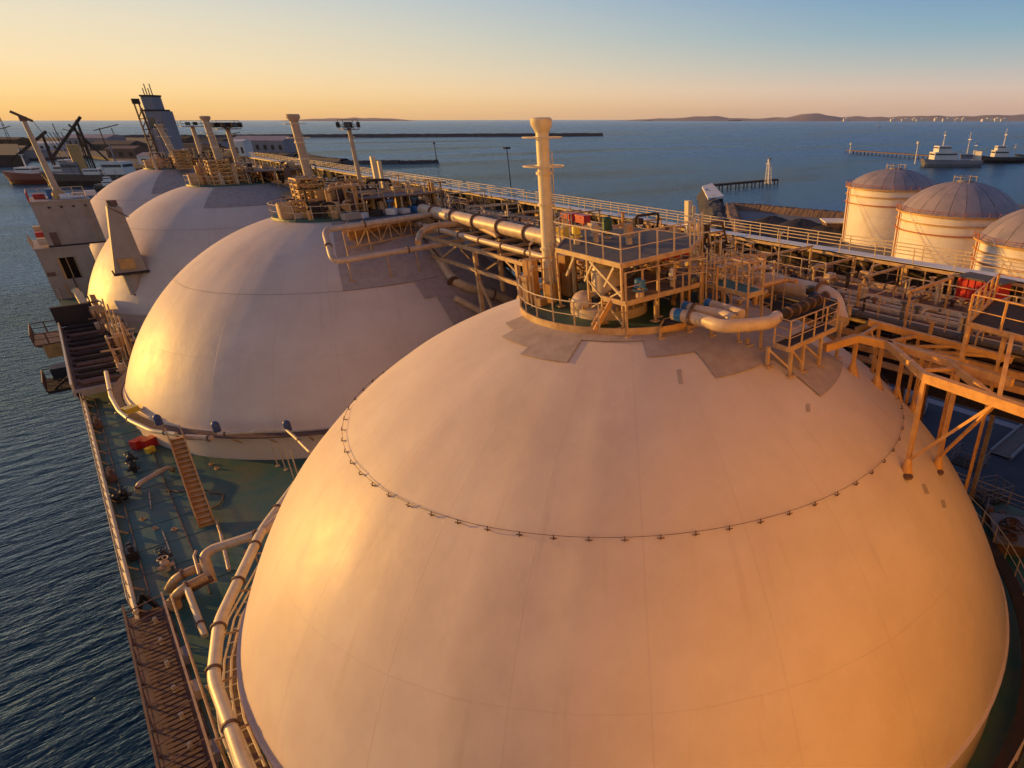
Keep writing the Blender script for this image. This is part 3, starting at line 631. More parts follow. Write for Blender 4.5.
# ================================================================== TOP OF THE NEAREST TANK
PZ = 20.62
C0 = (0, 0, PZ)
t = thing('tank_top_deck', 'round green deck with low curb and railing on top of the nearest gas tank', 'platform', (0, 0, 20.3))
b = MB(); b.lathe((0, 0, 0), [(.01, PZ), (4.95, PZ), (5.0, PZ-.02)], 72); b.build('floor', 'topgreen', t)
b = MB(); b.lathe((0, 0, 0), [(4.98, PZ-.25), (5.06, PZ-.25), (5.06, PZ+.1), (4.98, PZ+.1), (4.98, PZ-.25)], 72); b.build('curb', 'steel', t)
for k in range(24):
    a = 2*pi*k/24; put('stiffener', 'stf', lambda q: q.box((0, 0, -.18), (.05, .35, .36)), 'steel', t, (4.75*sin(a), 4.75*cos(a), PZ), -a)
railing(t, ring_pts((0, 0), 5.02, PZ, R(-15), R(-128), 9), 1.1, 1.1, 'rail')
railing(t, ring_pts((0, 0), 5.02, PZ, R(20), R(100), 8), 1.1, 1.1, 'rail')
def mast(name, label, base, top, r, group, pm='mast'):
    t = thing('vent_mast', label, 'vent mast', base, group)
    b = MB(); b.tube([base, top], r, 20, r*.92); b.build('pole', pm, t, 'auto')
    L_ = dist(base, top); u = tuple((top[k]-base[k])/L_ for k in range(3)); P_ = lambda s: tuple(base[k]+u[k]*s for k in range(3))
    b = MB(); c = P_(L_-.65); b.lathe(c, [(r, .1), (r*1.12, .2), (r*1.5, .38), (r*1.52, .62), (r*1.3, .68), (r*1.25, .6), (.01, .5)], 20); b.build('vent_head', pm, t, 'auto')
    for s_, rr in ((L_-.75, r+.55), (L_-1.9, r+.6)):
        b = MB(); c = P_(s_); b.torus(c, rr, .03, 24, 5)
        for k in range(4): a = k*pi/2; b.beam(c, (c[0]+rr*sin(a), c[1]+rr*cos(a), c[2]), .05, .03)
        b.build('spray_ring', 'mast', t)
    for s_ in (L_*.3, L_*.55, L_*.72):
        b = MB(); c = P_(s_); b.lathe((c[0], c[1], c[2]), [(r*.95, -.06), (r+.06, -.06), (r+.06, .06), (r*.95, .06)], 20); b.build('flange', 'mast', t)
    b = MB(); n = int((L_-2)/.35)
    for k in range(n): c = P_(.5+k*.35); b.beam((c[0]+r+.02, c[1]-.18, c[2]), (c[0]+r+.02, c[1]+.18, c[2]), .03, .03)
    for s_ in (-.18, .18): c = P_(.4); d = P_(L_-1.3); b.beam((c[0]+r+.03, c[1]+s_, c[2]), (d[0]+r+.03, d[1]+s_, d[2]), .03, .04)
    b.build('ladder', 'mast', t)
    return t
mb_ = (-2.53, 2.75, PZ); tp = az_(543, 121, 28.35)
# keep the top over the base, a hair of lean as in the picture
top1 = (mb_[0]+.27, mb_[1]-.1, 28.42)
mast('vent_mast', 'tallest pale yellow vent mast rising from the nearest gas tank', mb_, top1, .31, 'vent masts on the tank tops')
# mast foot: orange lit housings and boxes
t = thing('mast_housing', 'cluster of ochre cabinets and pipes round the foot of the nearest vent mast', 'housing', (-3.2, 2.6, PZ))
for (x, y, w_, d_, h, m) in ((-3.35, 3.0, .5, .5, 1.9, 'ochre'), (-2.9, 2.1, .45, .4, .9, 'ochre'), (-3.9, 2.5, .35, .3, 1.3, 'steel'), (-2.0, 3.3, .8, .6, 1.5, 'ochre'), (-1.5, 2.6, .5, .5, 1.1, 'steel'), (-1.0, 3.4, .9, .5, 1.8, 'ochre'), (-3.6, 1.9, .5, .35, .35, 'steel')):
    b = MB(); b.box((x, y, PZ+h/2+.01), (w_, d_, h), .3); b.build('cabinet', m, t)
for k in range(7):
    b = MB(); x = -4.1+k*.42; y = 1.9+.5*sin(k*2.1); h = 1.6+1.1*abs(sin(k*1.7)); b.tube([(x, y, PZ), (x, y, PZ+h), (x+.5, y+.35, PZ+h+.15)], .05, 6); b.build('conduit', 'rail', t)
railing(t, [(-4.3, 1.6, PZ+1.25), (-3.1, 1.2, PZ+1.25), (-2.6, 1.9, PZ+1.25)], 1, .8, 'ochre')

# liquid dome: cylinder on a wide skirted base
c = az_(597, 302, PZ+.4); dx, dy = c[0], c[1]
dx, dy = -1.75, -.9
t = thing('tank_dome_hatch', 'squat cream cylinder on a wide conical base beneath the raised platform', 'hatch', (dx, dy, PZ))
b = MB(); b.lathe((dx, dy, PZ), [(1.75, 0), (1.75, .38), (1.68, .42), (1.3, .5), (.95, .85), (.8, .95)], 40); b.build('base', 'pipe', t, 'auto')
b = MB(); b.lathe((dx, dy, PZ), [(.74, .9), (.74, 1.95), (.7, 2.0), (.01, 2.1)], 40); b.build('drum', 'pipe', t, 'auto')
b = MB(); b.lathe((dx, dy, PZ), [(.73, 1.78), (.79, 1.78), (.79, 1.88), (.73, 1.88)], 40); b.build('rim', 'pipe', t)
b = MB(); e = (dx-1.25, dy+.1, PZ); b.ball((e[0], e[1], e[2]+.55), .62, 20, .85); b.build('manhole_cover', 'pipe', t, True)
b = MB(); b.beam((e[0]+.1, e[1]-.55, e[2]+.75), (e[0]+.2, e[1]-.8, e[2]+.75), .34, .34); b.build('port', 'black', t)
for k in range(14):
    a = 2*pi*k/14; put('bolt', 'dbolt', lambda q: q.cyl((0, 0, 0), .05, .14, 6), 'steel', t, (dx+1.75*sin(a), dy+1.75*cos(a), PZ+.42))
# raised platform (three levels)
F = (-3.05, -3.9, 20.4); ZM = 21.83; ZU = 23.3
UP = [az_(x, y, ZU)[:2] for x, y in ((556, 248), (621, 264), (690, 248), (702, 236), (640, 228), (572, 230))]
def deck(t, pts, z, m='grey', th=.1, edge='steel', eh=.2):
    b = MB(); b.prism(pts, z-th, z); b.build('floor', m, t)
    n = len(pts)
    for i in range(n):
        p, q = pts[i], pts[(i+1) % n]; b = MB(); b.beam((*p, z-.08), (*q, z-.08), .08, eh); b.build('edge_beam', edge, t)
def legs(t, pts, z1, foot=None, w_=.085, m='steel'):
    for p in pts:
        d = hypot(p[0], p[1]); z0 = (sqrt(TR*TR-d*d)-.05 if d > 5 else PZ) if foot is None else foot
        b = MB(); b.beam((p[0], p[1], z0), (p[0], p[1], z1), w_, w_); b.build('leg', m, t)
        b = MB(); b.box((p[0], p[1], z0+.08), (.32, .32, .05)); b.build('foot_plate', m, t)
t = thing('valve_platform', 'highest grey platform over the cream hatch on the nearest tank', 'platform', (UP[1][0], UP[1][1], PZ))
deck(t, UP, ZU, 'grey')
legs(t, UP+[lerp(UP[0], UP[1], .5), lerp(UP[1], UP[2], .5)], ZU-.12)
railing(t, [(*UP[0], ZU), (*UP[1], ZU), (*UP[2], ZU), (*UP[3], ZU)], 1.1, 1.25, 'rail', mids=(.5,))
railing(t, [(*UP[0], ZU), (*UP[5], ZU)], 1.1, 1.2, 'rail')
b = MB(); p, q = UP[0], UP[1]
for k in range(3):
    a = lerp(p, q, .15+.3*k); c = lerp(p, q, .3+.3*k); b.beam((*a, ZU-1.1), (*c, ZU-.2), .09, .09)
b.beam((UP[1][0], UP[1][1], ZU-1.3), (*lerp(p, q, .55), ZU-.2), .1, .1); b.beam((UP[1][0], UP[1][1], PZ+.2), (*lerp(p, q, .45), ZM+.6), .06, .06); b.beam((*lerp(p, q, .4), PZ+.2), (UP[1][0], UP[1][1], ZM+.4), .06, .06)
b.build('brace', 'rail', t)
# middle level and its eastern green extension
ML = [az_(x, y, ZM)[:2] for x, y in ((602, 296), (626, 302), (703, 282), (690, 268), (640, 270))]
t2 = thing('pump_walkway', 'middle level walkway below the grey platform on the nearest tank', 'platform', (ML[1][0], ML[1][1], PZ))
deck(t2, ML, ZM, 'brown'); legs(t2, ML[:4]+[lerp(ML[1], ML[2], .35), lerp(ML[1], ML[2], .7)], ZM-.1)
railing(t2, [(*ML[1], ZM), (*ML[2], ZM)], 1.15, .95, 'steel', pr_=.05)
b = MB(); s0 = az_(594, 328, PZ); s1 = (ML[0][0]+.35, ML[0][1]-.25, ZM)
for o_ in (-.3, .3): b.beam((s0[0]+o_*.6, s0[1]+o_, PZ), (s1[0]+o_*.6, s1[1]+o_, ZM), .08, .2)
for k in range(7):
    c = lerp((s0[0], s0[1], PZ), s1, (k+.5)/7); b.box(c, (.5, .3, .04), .5)
b.build('stair', 'yellow' if 0 else 'ochre', t2)
GZ = 21.7
GR = [az_(x, y, GZ)[:2] for x, y in ((703, 282), (748, 294), (763, 290), (722, 277))]
t3 = thing('green_walkway', 'small green floored walkway with tall railings right of the grey platform', 'platform', (GR[1][0], GR[1][1], GZ-1.5))
deck(t3, GR, GZ, 'valve'); legs(t3, GR+[lerp(GR[0], GR[1], .5)], GZ-.1)
railing(t3, [(*GR[0], GZ), (*GR[1], GZ), (*GR[2], GZ)], 1.3, .8, 'steel', pr_=.05); railing(t3, [(*GR[3], GZ), (*GR[2], GZ)], 1.3, .8, 'steel')
# low ledge in front of the dark gap
LP = [az_(x, y, 20.75)[:2] for x, y in ((660, 328), (688, 322), (688, 315), (664, 319))]
t4 = thing('pipe_ledge', 'low yellow edged ledge in front of the blue banded pipe ends', 'platform', (LP[0][0], LP[0][1], 20.5))
deck(t4, LP, 20.75, 'dark', edge='ochre'); legs(t4, LP[:2], 20.7)
# valves, boxes and drums standing on the platforms
def valve(px, py, z, h, m, label, r_=.2, name='valve', cat='valve'):
    p = az_(px, py, z); t = thing(name, label, cat, p)
    b = MB(); b.cyl(p, r_*.9, h*.3, 10); b.cyl((p[0], p[1], p[2]+h*.3), r_*.45, h*.3, 8); b.build('body', 'pipe', t)
    b = MB(); b.cyl((p[0], p[1], p[2]+h*.55), r_*1.25, h*.38, 14, r_*1.1); b.ball((p[0], p[1], p[2]+h*.93), r_*1.1, 12, .4); b.build('actuator', m, t)
    b = MB(); b.torus((p[0], p[1], p[2]+h*.42), r_*1.5, .03, 16, 5); b.build('hand_wheel', m, t)
valve(608, 246, ZU-.35, 1.35, 'valve', 'large dark green valve actuator standing up behind the grey platform', .2)
valve(596, 242, ZU, .8, 'pipe', 'small cream valve left of the green valve actuator', .16)
valve(629, 244, ZU, .9, 'steel', 'tan valve just right of the green actuator', .18)
valve(577, 244, ZU, .8, 'yellow', 'small valve with yellow top at the left of the grey platform', .17)
valve(640, 297, ZM, .75, 'blue', 'small valve with flat blue top on the middle walkway', .2)
valve(672, 286, ZM, .8, 'white', 'white capped valve on the middle walkway', .12)
valve(592, 268, ZU-1.5, .6, 'blue', 'blue topped valve just behind the cream hatch cylinder', .16)
p = az_(563, 237, ZU); b = MB(); b.box((p[0], p[1], p[2]+.22), (.5, .4, .44), .4); b.box((p[0], p[1], p[2]+.47), (.56, .46, .05), .4); b.box((p[0]-.2, p[1]-.3, p[2]+.22), (.1, .04, .12), .4)
single(b, 'equipment_box', 'yellow', 'bright yellow equipment box beside the nearest vent mast', 'box', p)
for k, (x, lb) in enumerate(((664, 'left of three small dark red drums on the grey platform'), (675, 'middle of three small dark red drums on the grey platform'), (686, 'right of three small dark red drums on the grey platform'))):
    p = az_(x, 259-k*2.4, ZM+.9); b = MB(); b.lathe(p, [(.01, 0), (.24, 0), (.26, .1), (.24, .13), (.26, .3), (.24, .33), (.24, .55), (.01, .57)], 14)
    single(b, 'red_drum', 'red', lb, 'drum', p, True, 'small red drums')
for k, (x, y, w_, lb) in enumerate(((570, 219, .9, 'larger bright red locker beyond the nearest vent mast'), (583, 221, .6, 'smaller dark red locker right of the bright red one'))):
    p = ax_(x, y+1, 9.5); b = MB(); b.box((p[0], p[1], p[2]+.2), (w_, 1.1, .5)); b.box((p[0], p[1], p[2]+.48), (w_+.08, 1.18, .06)); b.box((p[0]-w_/2-.02, p[1], p[2]+.35), (.03, .3, .08)); b.beam((p[0], p[1], p[2]-.1), (p[0], p[1], 18.8), .12, .12)
    single(b, 'locker', 'red', lb, 'locker', p, False, 'red lockers on the pipe deck')
# random small pipework between platform levels (each run its own part)
t = thing('dome_pipework', 'tangle of thin cream pipes and flanges under the grey platform', 'pipework', (2, 0, PZ))
rr = random.Random(3)
for k in range(120):
    x0 = rr.uniform(-1.0, 7.5); y0 = rr.uniform(-3.8, 5); z0 = rr.uniform(PZ+.1, 22.6) if x0 < 4 else rr.uniform(19.2, 21.6); L_ = rr.uniform(1, 3.2); r_ = rr.choice([.04, .06, .09, .13])
    if abs(x0-dx) < 1.6 and abs(y0-dy) < 1.6: continue
    if rr.random() < .55: pts = [(x0, y0, z0-rr.uniform(.3, 1.2)), (x0, y0, z0), (x0+L_, y0, z0), (x0+L_, y0+rr.uniform(-1, 1), z0)]
    else: pts = [(x0, y0, z0), (x0, y0+L_, z0), (x0+rr.uniform(-.8, .8), y0+L_, z0+rr.uniform(-.6, .6))]
    b = MB(); b.tube(pts, r_, 7); q = pts[1]
    b.cyl((q[0], q[1], q[2]-.03), r_*1.8, .06, 10); b.build('pipe', rr.choice(['pipe', 'steel', 'pipe', 'brown', 'ochre']), t)
for k in range(16):
    x0 = rr.uniform(0, 7); y0 = rr.uniform(-3.5, 4); z0 = rr.uniform(20.6, 21.7); b = MB(); b.cyl((x0, y0, z0), .16, .5, 10); b.ball((x0, y0, z0+.5), .15, 10); b.build('vessel', rr.choice(['pipe', 'steel', 'grey', 'dark']), t)
b = MB(); b.prism([(4.9, -5.2), (8, -5.5), (9, 4), (4, 4)], 19.55, 19.65); b.build('tray', 'dark', t)

# white insulated pipe loops with blue bands
def pipe(name, pts, r_, m, label, cat='pipe', flanges=(), bands=(), group=None, n=14):
    t = thing(name, label, cat, pts[0], group)
    b = MB(); b.tube(pts, r_, n); b.build('pipe_run', m, t, 'auto')
    tot = [0]
    for i in range(len(pts)-1): tot.append(tot[-1]+dist(pts[i], pts[i+1]))
    def at(s_):
        s_ *= tot[-1]
        for i in range(len(pts)-1):
            if s_ <= tot[i+1]+1e-6: u = (s_-tot[i])/(tot[i+1]-tot[i]); return lerp(pts[i], pts[i+1], u), tuple((pts[i+1][k]-pts[i][k])/(tot[i+1]-tot[i]) for k in range(3))
    for s_ in flanges:
        c, d = at(s_); b = MB(); b.tube([tuple(c[k]-d[k]*.06 for k in range(3)), tuple(c[k]+d[k]*.06 for k in range(3))], r_*1.3, n); b.build('flange', 'brown' if m != 'white' else 'steel', t)
    for s_ in bands:
        c, d = at(s_); b = MB(); b.tube([tuple(c[k]-d[k]*.16 for k in range(3)), tuple(c[k]+d[k]*.16 for k in range(3))], r_*1.06, n); b.build('band', 'blue', t)
    return t
zE = 21.2
pp = [az_(x, y, zE) for x, y in ((680, 314), (700, 319), (722, 327), (748, 325), (770, 323), (777, 317))]
pipe('insulated_pipe', [(pp[0][0]-.2, pp[0][1]+.2, zE)]+pp[1:2]+pp[2:5]+[pp[5]], .26, 'pipe', 'fat cream pipe loop with blue end band, nearest the camera', bands=(.06,), flanges=(.16,), n=18)
pp = [az_(x, y, zE+.1) for x, y in ((684, 306), (700, 311), (722, 314), (734, 320))]
pipe('insulated_pipe', pp, .22, 'pipe', 'shorter cream pipe with blue band behind the nearest loop', bands=(.08,), flanges=(.25,), n=16)
pp = [az_(x, y, zE+.1) for x, y in ((706, 303), (724, 308), (742, 314))]
pipe('insulated_pipe', pp, .2, 'pipe', 'rearmost cream pipe stub with deep blue band', bands=(.1,), n=16)
pp = [az_(x, y, zE) for x, y in ((775, 317), (800, 308), (826, 296))]
pipe('expansion_joint', pp, .2, 'dark', 'dark ribbed expansion joint leading up to the round pipe end', flanges=(.02, .2, .35, .5, .65, .8, .97))
zB = 20.5
pp = [az_(x, y, zB) for x, y in ((758, 281), (795, 288), (822, 294))]
q = az_(833, 300, zB-.1)
pipe('header_pipe', pp+[q, (q[0]-.8, q[1]-1.0, zB-.9)], .5, 'pipe', 'thick pale pipe ending in a rounded elbow right of the green walkway', flanges=(.62,), n=22)
b = MB(); b.tube([(q[0]-1.7, q[1]+.2, zB+.1), (q[0]-1.5, q[1]-1.0, zB-.1)], .5, 14); b.cyl((q[0]-1.6, q[1]+.3, zB+.4), .2, .4, 10); single(b, 'valve_block', 'black', 'black valve block clamped to the thick rounded pipe end', 'valve', (q[0]-1.6, q[1], zB), True)

# right hand service platform on four legs above the tank
ZP = 20.18
SPL = [az_(x, y, ZP)[:2] for x, y in ((774, 343), (789, 348), (836, 327), (822, 322))]
t = thing('service_platform', 'narrow railed platform on tall legs standing on the right shoulder of the nearest tank', 'platform', (SPL[1][0], SPL[1][1], 18.9))
deck(t, SPL, ZP, 'dark', edge='steel'); 
for f_ in ((767, 366), (789, 376), (801, 371), (818, 366), (747, 345), (836, 358)):
    s = on_tank(*f_); b = MB(); b.beam((s[0], s[1], s[2]-.05), (s[0], s[1], ZP-.05), .13, .13); b.build('leg', 'steel', t)
    b = MB(); b.box((s[0], s[1], s[2]+.02), (.4, .4, .06)); b.build('foot_plate', 'steel', t)
fa, fb, fc, fd = on_tank(767, 366), on_tank(789, 376), on_tank(801, 371), on_tank(818, 366)
for a, c in ((fa, fb), (fb, fc), (fc, fd)):
    b = MB(); b.beam((a[0], a[1], ZP-.15), (c[0], c[1], c[2]+.35), .08, .08); b.build('brace', 'steel', t)
railing(t, [(*SPL[0], ZP), (*SPL[1], ZP), (*SPL[2], ZP), (*SPL[3], ZP)], 1.1, .9, 'steel', mids=(.35, .68), pr_=.045)
for k, (a, c) in enumerate((((688, 332), 20.3), ((711, 336), 20.3), ((738, 342), 20.3), ((760, 350), 20.3))):
    s = on_tank(*a); b = MB(); b.beam((s[0], s[1], s[2]-.05), (s[0], s[1], c+.55), .1, .1); b.box((s[0], s[1], s[2]+.04), (.3, .3, .05))
    single(b, 'pipe_support', 'steel', ['leftmost', 'second', 'third', 'fourth'][k]+' short post under the cream pipe loops on the tank, counting from the left', 'pipe support', s, False, 'posts under the pipe loops')
# ---- ochre frame running down the right shoulder
t = thing('pipe_trestle', 'ochre trestle beam on splayed feet down the right shoulder of the nearest tank', 'trestle', on_tank(853, 371))
ft = [on_tank(*p) for p in ((852, 372), (876, 384), (896, 396), (912, 411))]; tops = [rise(f_, y) for f_, y in zip(ft, (338, 343, 347, 351))]
for f_, tp_ in zip(ft, tops):
    b = MB(); b.beam((f_[0], f_[1], f_[2]), tp_, .16, .16); b.build('leg', 'ochre', t)
    b = MB(); b.lathe((f_[0], f_[1], f_[2]-.3), [(.4, 0), (.3, .25), (.1, .8), (.08, .9)], 10); b.build('foot', 'ochre', t)
e0 = az_(838, 345, tops[0][2]); e0 = (tops[0][0]-1.6, tops[0][1]+.6, tops[0][2]-.25)
e1 = az_(966, 363, tops[3][2]-.25)
b = MB(); b.beam(e0, tops[0], .3, .34); b.beam(tops[0], e1, .3, .34); b.build('beam', 'ochre', t)
off = (.3, 3.2, .1)
for f_ in tops: pass
b = MB(); p0 = az_(868, 322, tops[0][2]-.1); p1 = az_(1012, 360, tops[3][2]-.3); b.beam(p0, p1, .28, .32); b.build('beam', 'ochre', t)
for i in range(4):
    a = lerp(p0, p1, (i+.3)/3.6); g0 = hypot(a[0], a[1]); z0 = sqrt(max(1, TR*TR-g0*g0)); b = MB(); b.beam((a[0], a[1], z0-.1), a, .14, .14); b.build('leg', 'ochre', t)
for i in range(4):
    a = tops[i]; c = lerp(p0, p1, (i+.3)/3.6); b = MB(); b.beam(a, c, .14, .14); b.build('cross_beam', 'ochre', t)
    if i < 3: b = MB(); b.beam((ft[i+1][0], ft[i+1][1], ft[i+1][2]+.5), lerp(tops[i], c, .6), .09, .09); b.build('brace', 'ochre', t)
# near frame with raised grating at the right edge
FA, FB = on_tank(906, 471), on_tank(937, 467)
t = thing('access_frame', 'tall ochre frame with crossed braces and raised grating at the right edge', 'trestle', FA)
TA = rise(FA, 377); 
def boots(f_):
    b = MB(); b.lathe((f_[0], f_[1], f_[2]-.35), [(.3, 0), (.27, .3), (.13, .9), (.1, 1.0)], 12); b.build('foot', 'ochre', t)
    b = MB(); b.lathe((f_[0]-.28, f_[1]-.25, f_[2]-.1), [(.01, .12), (.2, .1), (.2, 0)], 12); b.build('socket', 'brown', t)
boots(FA); boots(FB)
zb = TA[2]
J = az_(998, 402, zb); E1 = az_(1080, 430, zb); K = az_(952, 388, zb)
b = MB(); b.beam(TA, E1, .3, .36); b.build('beam', 'ochre', t)
b = MB(); b.beam(FA, TA, .17, .17); b.build('leg', 'ochre', t)
TB = rise(FB, 325); b = MB(); b.beam(FB, TB, .17, .17); b.build('leg', 'ochre', t)
for f_ in (FA, FB):
    b = MB(); b.beam((f_[0], f_[1], f_[2]+.5), J, .11, .11); b.build('brace', 'ochre', t)
zt = TB[2]
GP = [az_(x, y, zt) for x, y in ((967, 324), (1075, 352), (1130, 330), (993, 300))]
b = MB(); b.prism([q[:2] for q in GP], zt-.04, zt); b.build('grating', 'dark', t)
for i in range(4):
    b = MB(); b.beam(GP[i], GP[(i+1) % 4], .12, .2); b.build('edge_beam', 'ochre', t)
b = MB(); Gm = az_(1012, 337, zt); b.beam(J, Gm, .16, .16); b.build('leg', 'ochre', t)
b = MB(); Gn = az_(1020, 338, zt); b.beam((Gn[0]+.8, Gn[1]+.8, zb), (Gn[0]+.8, Gn[1]+.8, zt), .16, .16); b.build('leg', 'ochre', t)
b = MB(); b.beam(TA, (TA[0]+2.6, TA[1]+3.1, zb), .25, .3); b.beam((TA[0]+2.6, TA[1]+3.1, zb), (E1[0]+2.6, E1[1]+3.1, zb), .25, .3); b.build('beam', 'ochre', t)
b = MB(); b.beam((TA[0]+.4, TA[1]+.5, zb+.02), (J[0]+2, J[1]+2.5, zb+.02), .12, .12); b.beam(J, (J[0]+2.6, J[1]+3.1, zb), .2, .26); b.build('cross_beam', 'ochre', t)
railing(t, [GP[1], GP[0], GP[3], GP[2]], 1.2, 1.3, 'ochre', mids=(.5,), pr_=.06)

# small stains where old lugs were ground off, a painted repair on the plates
t = tanks[0]
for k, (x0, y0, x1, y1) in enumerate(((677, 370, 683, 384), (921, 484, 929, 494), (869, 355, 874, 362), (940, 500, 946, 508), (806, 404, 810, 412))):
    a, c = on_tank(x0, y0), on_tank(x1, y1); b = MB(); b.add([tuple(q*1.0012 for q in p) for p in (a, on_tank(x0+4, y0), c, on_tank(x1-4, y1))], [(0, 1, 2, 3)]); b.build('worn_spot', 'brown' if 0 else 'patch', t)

# thin scaffold poles and small fittings crowding the tank top
t = thing('scaffold_poles', 'crowd of thin yellowish poles and small fittings behind the grey platform', 'scaffold', (3, 0, PZ))
rr = random.Random(41)
for k in range(85):
    x, y = rr.uniform(-.6, 8.5), rr.uniform(-4.6, 6)
    if hypot(x-dx, y-dy) < 1.9: continue
    z0 = PZ if hypot(x, y) < 4.8 else 19.3; z1 = rr.uniform(21.6, 23.2); b = MB(); b.tube([(x, y, z0), (x, y, z1)], rr.choice([.03, .04, .055]), 5)
    if k % 3 == 0: a = rr.uniform(0, 3); b.beam((x, y, z1-.1), (x+1.3*cos(a), y+1.3*sin(a), z1-.1), .05, .05); b.beam((x, y, z1-.7), (x+1.3*cos(a), y+1.3*sin(a), z1-.7), .04, .04)
    b.build('pole', rr.choice(['rail', 'steel', 'mast', 'ochre']), t)
for k in range(70):
    x, y = rr.uniform(1.5, 10), rr.uniform(1.5, 11); z = rr.uniform(21.0, 22.6); b = MB(); q = rr.random(); h = rr.uniform(.25, .8)
    if q < .4: b.cyl((x, y, z), rr.uniform(.08, .2), h, 9); b.torus((x, y, z+h), .2, .025, 10, 4)
    elif q < .75: b.tube([(x, y, z-1), (x, y, z+h), (x+rr.uniform(.5, 2), y, z+h), (x+2, y+.4, z-.6)], rr.choice([.04, .06, .08]), 6)
    else: b.box((x, y, z), (rr.uniform(.2, .7), rr.uniform(.2, .7), h))
    b.tube([(x, y, 20), (x, y, z)], .04, 5)
    b.build('fitting', rr.choice(['pipe', 'steel', 'ochre', 'brown', 'mast', 'rail', 'dark']), t)
# ================================================================== STARBOARD WALKWAY AND PIPE DECK
WX = 21.2; WZK = 20.0
t = thing('flying_walkway', 'long pale railed walkway running along the far side above all the pipes', 'walkway', (WX, 0, DZ))
Y0, Y1 = -26, 176
b = MB(); b.box((WX+.6, (Y0+Y1)/2, WZK-.08), (1.3, Y1-Y0, .1)); b.build('floor', 'white', t)
for x in (WX, WX+1.25):
    b = MB(); b.beam((x, Y0, WZK-.2), (x, Y1, WZK-.2), .1, .3); b.build('side_beam', 'steel', t)
    b = MB()
    for z in (.95, .5): b.tube([(x, Y0, WZK+z), (x, Y1, WZK+z)], .035, 5)
    b.build('handrail', 'rail', t)
    for k in range(int((Y1-Y0)/2.8)): put('post', 'wpost', lambda q: q.beam((0, 0, 0), (0, 0, .97), .055, .055), 'rail', t, (x, Y0+2.8*k, WZK))
for k in range(27): put('trestle', 'wtr', lambda q: (q.beam((0, 0, 0), (0, 0, 14.8), .25, .25), q.beam((0, 0, 10), (0, 3.5, 14.6), .15, .15)), 'steel', t, (WX+.1, Y0+7.6*k, DZ))
b = MB(); b.box((WX+1.1, (Y0+Y1)/2, 16.2), (.08, Y1-Y0, 6.6)); b.build('wind_screen', 'dark', t)
# pipe deck: parallel pipes along the ship on cross beams
t = thing('pipe_rack', 'broad rack of parallel tan pipes running the length of the ship beside the tanks', 'pipe rack', (16, 0, DZ))
rr = random.Random(11)
xs = [13.2+.36*k for k in range(21)]
for i, x in enumerate(xs):
    z = 18.3+.3*rr.random(); r_ = rr.choice([.05, .08, .1, .12, .2]); y = -26
    while y < 165:
        L_ = rr.uniform(12, 46); e = min(165, y+L_); z2 = z+rr.choice([0, 0, .25, -.2])
        b = MB(); pts = [(x, y, z), (x, e-.8, z), (x, e-.8, z2+.35), (x, e, z2+.35), (x, e, z2)] if rr.random() < .5 else [(x, y, z), (x, e, z)]
        b.tube(pts, r_, 7)
        for k in range(int((e-y)/6)): b.tube([(x, y+3+6*k, z), (x, y+3.12+6*k, z)], r_*1.5, 8)
        b.build('pipe', rr.choice(['pipe', 'pipe', 'steel', 'brown', 'ochre', 'rail', 'grey']), t); y = e
for k in range(40):
    y = -25+5*k; put('cross_beam', 'xb', lambda q: q.beam((0, 0, 0), (8.2, 0, 0), .22, .3), 'steel', t, (13, y, 17.55))
    put('post', 'xp', lambda q: q.beam((0, 0, 0), (0, 0, 12.4), .22, .22), 'brown', t, (13.1 if k % 2 else 20.9, y+.3, DZ))
for z, x in ((16.6, 13.05), (17.3, 13.0), (17.3, 20.95)):
    b = MB(); b.beam((x, -26, z), (x, 165, z), .2, .35); b.build('long_beam', 'ochre', t)
# lower pipes and cable trays
for i in range(7):
    x = 13.6+i*1.05; z = 15.6+.3*rr.random(); b = MB(); b.tube([(x, -26, z), (x, 160, z)], rr.choice([.1, .2, .3]), 7); b.build('pipe', rr.choice(['brown', 'pipe', 'steel']), t)
b = MB(); b.box((17, 60, 14.9), (7.6, 170, .06)); b.build('tray', 'dark', t)
# equipment on the pipe deck, every piece one part
for k in range(290):
    y = -12+rr.random()**1.5*120; x = rr.uniform(12.0, 20.5); z = 18.6; h = rr.uniform(.4, 1.5); b = MB(); q = rr.random()
    if q < .35: b.beam((x, y, z-.4), (x, y, z+h), .1, .1); b.beam((x-.5, y, z+h), (x+.5, y, z+h), .1, .1)
    elif q < .6: b.cyl((x, y, z-.2), .12, h, 8); b.torus((x, y, z+h-.2), .2, .03, 10, 4)
    elif q < .85: b.tube([(x, y, z-.3), (x, y, z+h*.7), (x+rr.uniform(.6, 2.4), y, z+h*.7), (x+2.4, y, z-.2)], rr.choice([.04, .06, .08]), 6)
    else: b.box((x, y, z+h*.3), (rr.uniform(.3, .9), rr.uniform(.3, .8), h*.7))
    b.build('fitting', rr.choice(['pipe', 'steel', 'ochre', 'rail', 'brown', 'grey', 'red' if k % 9 == 0 else 'dark']), t)
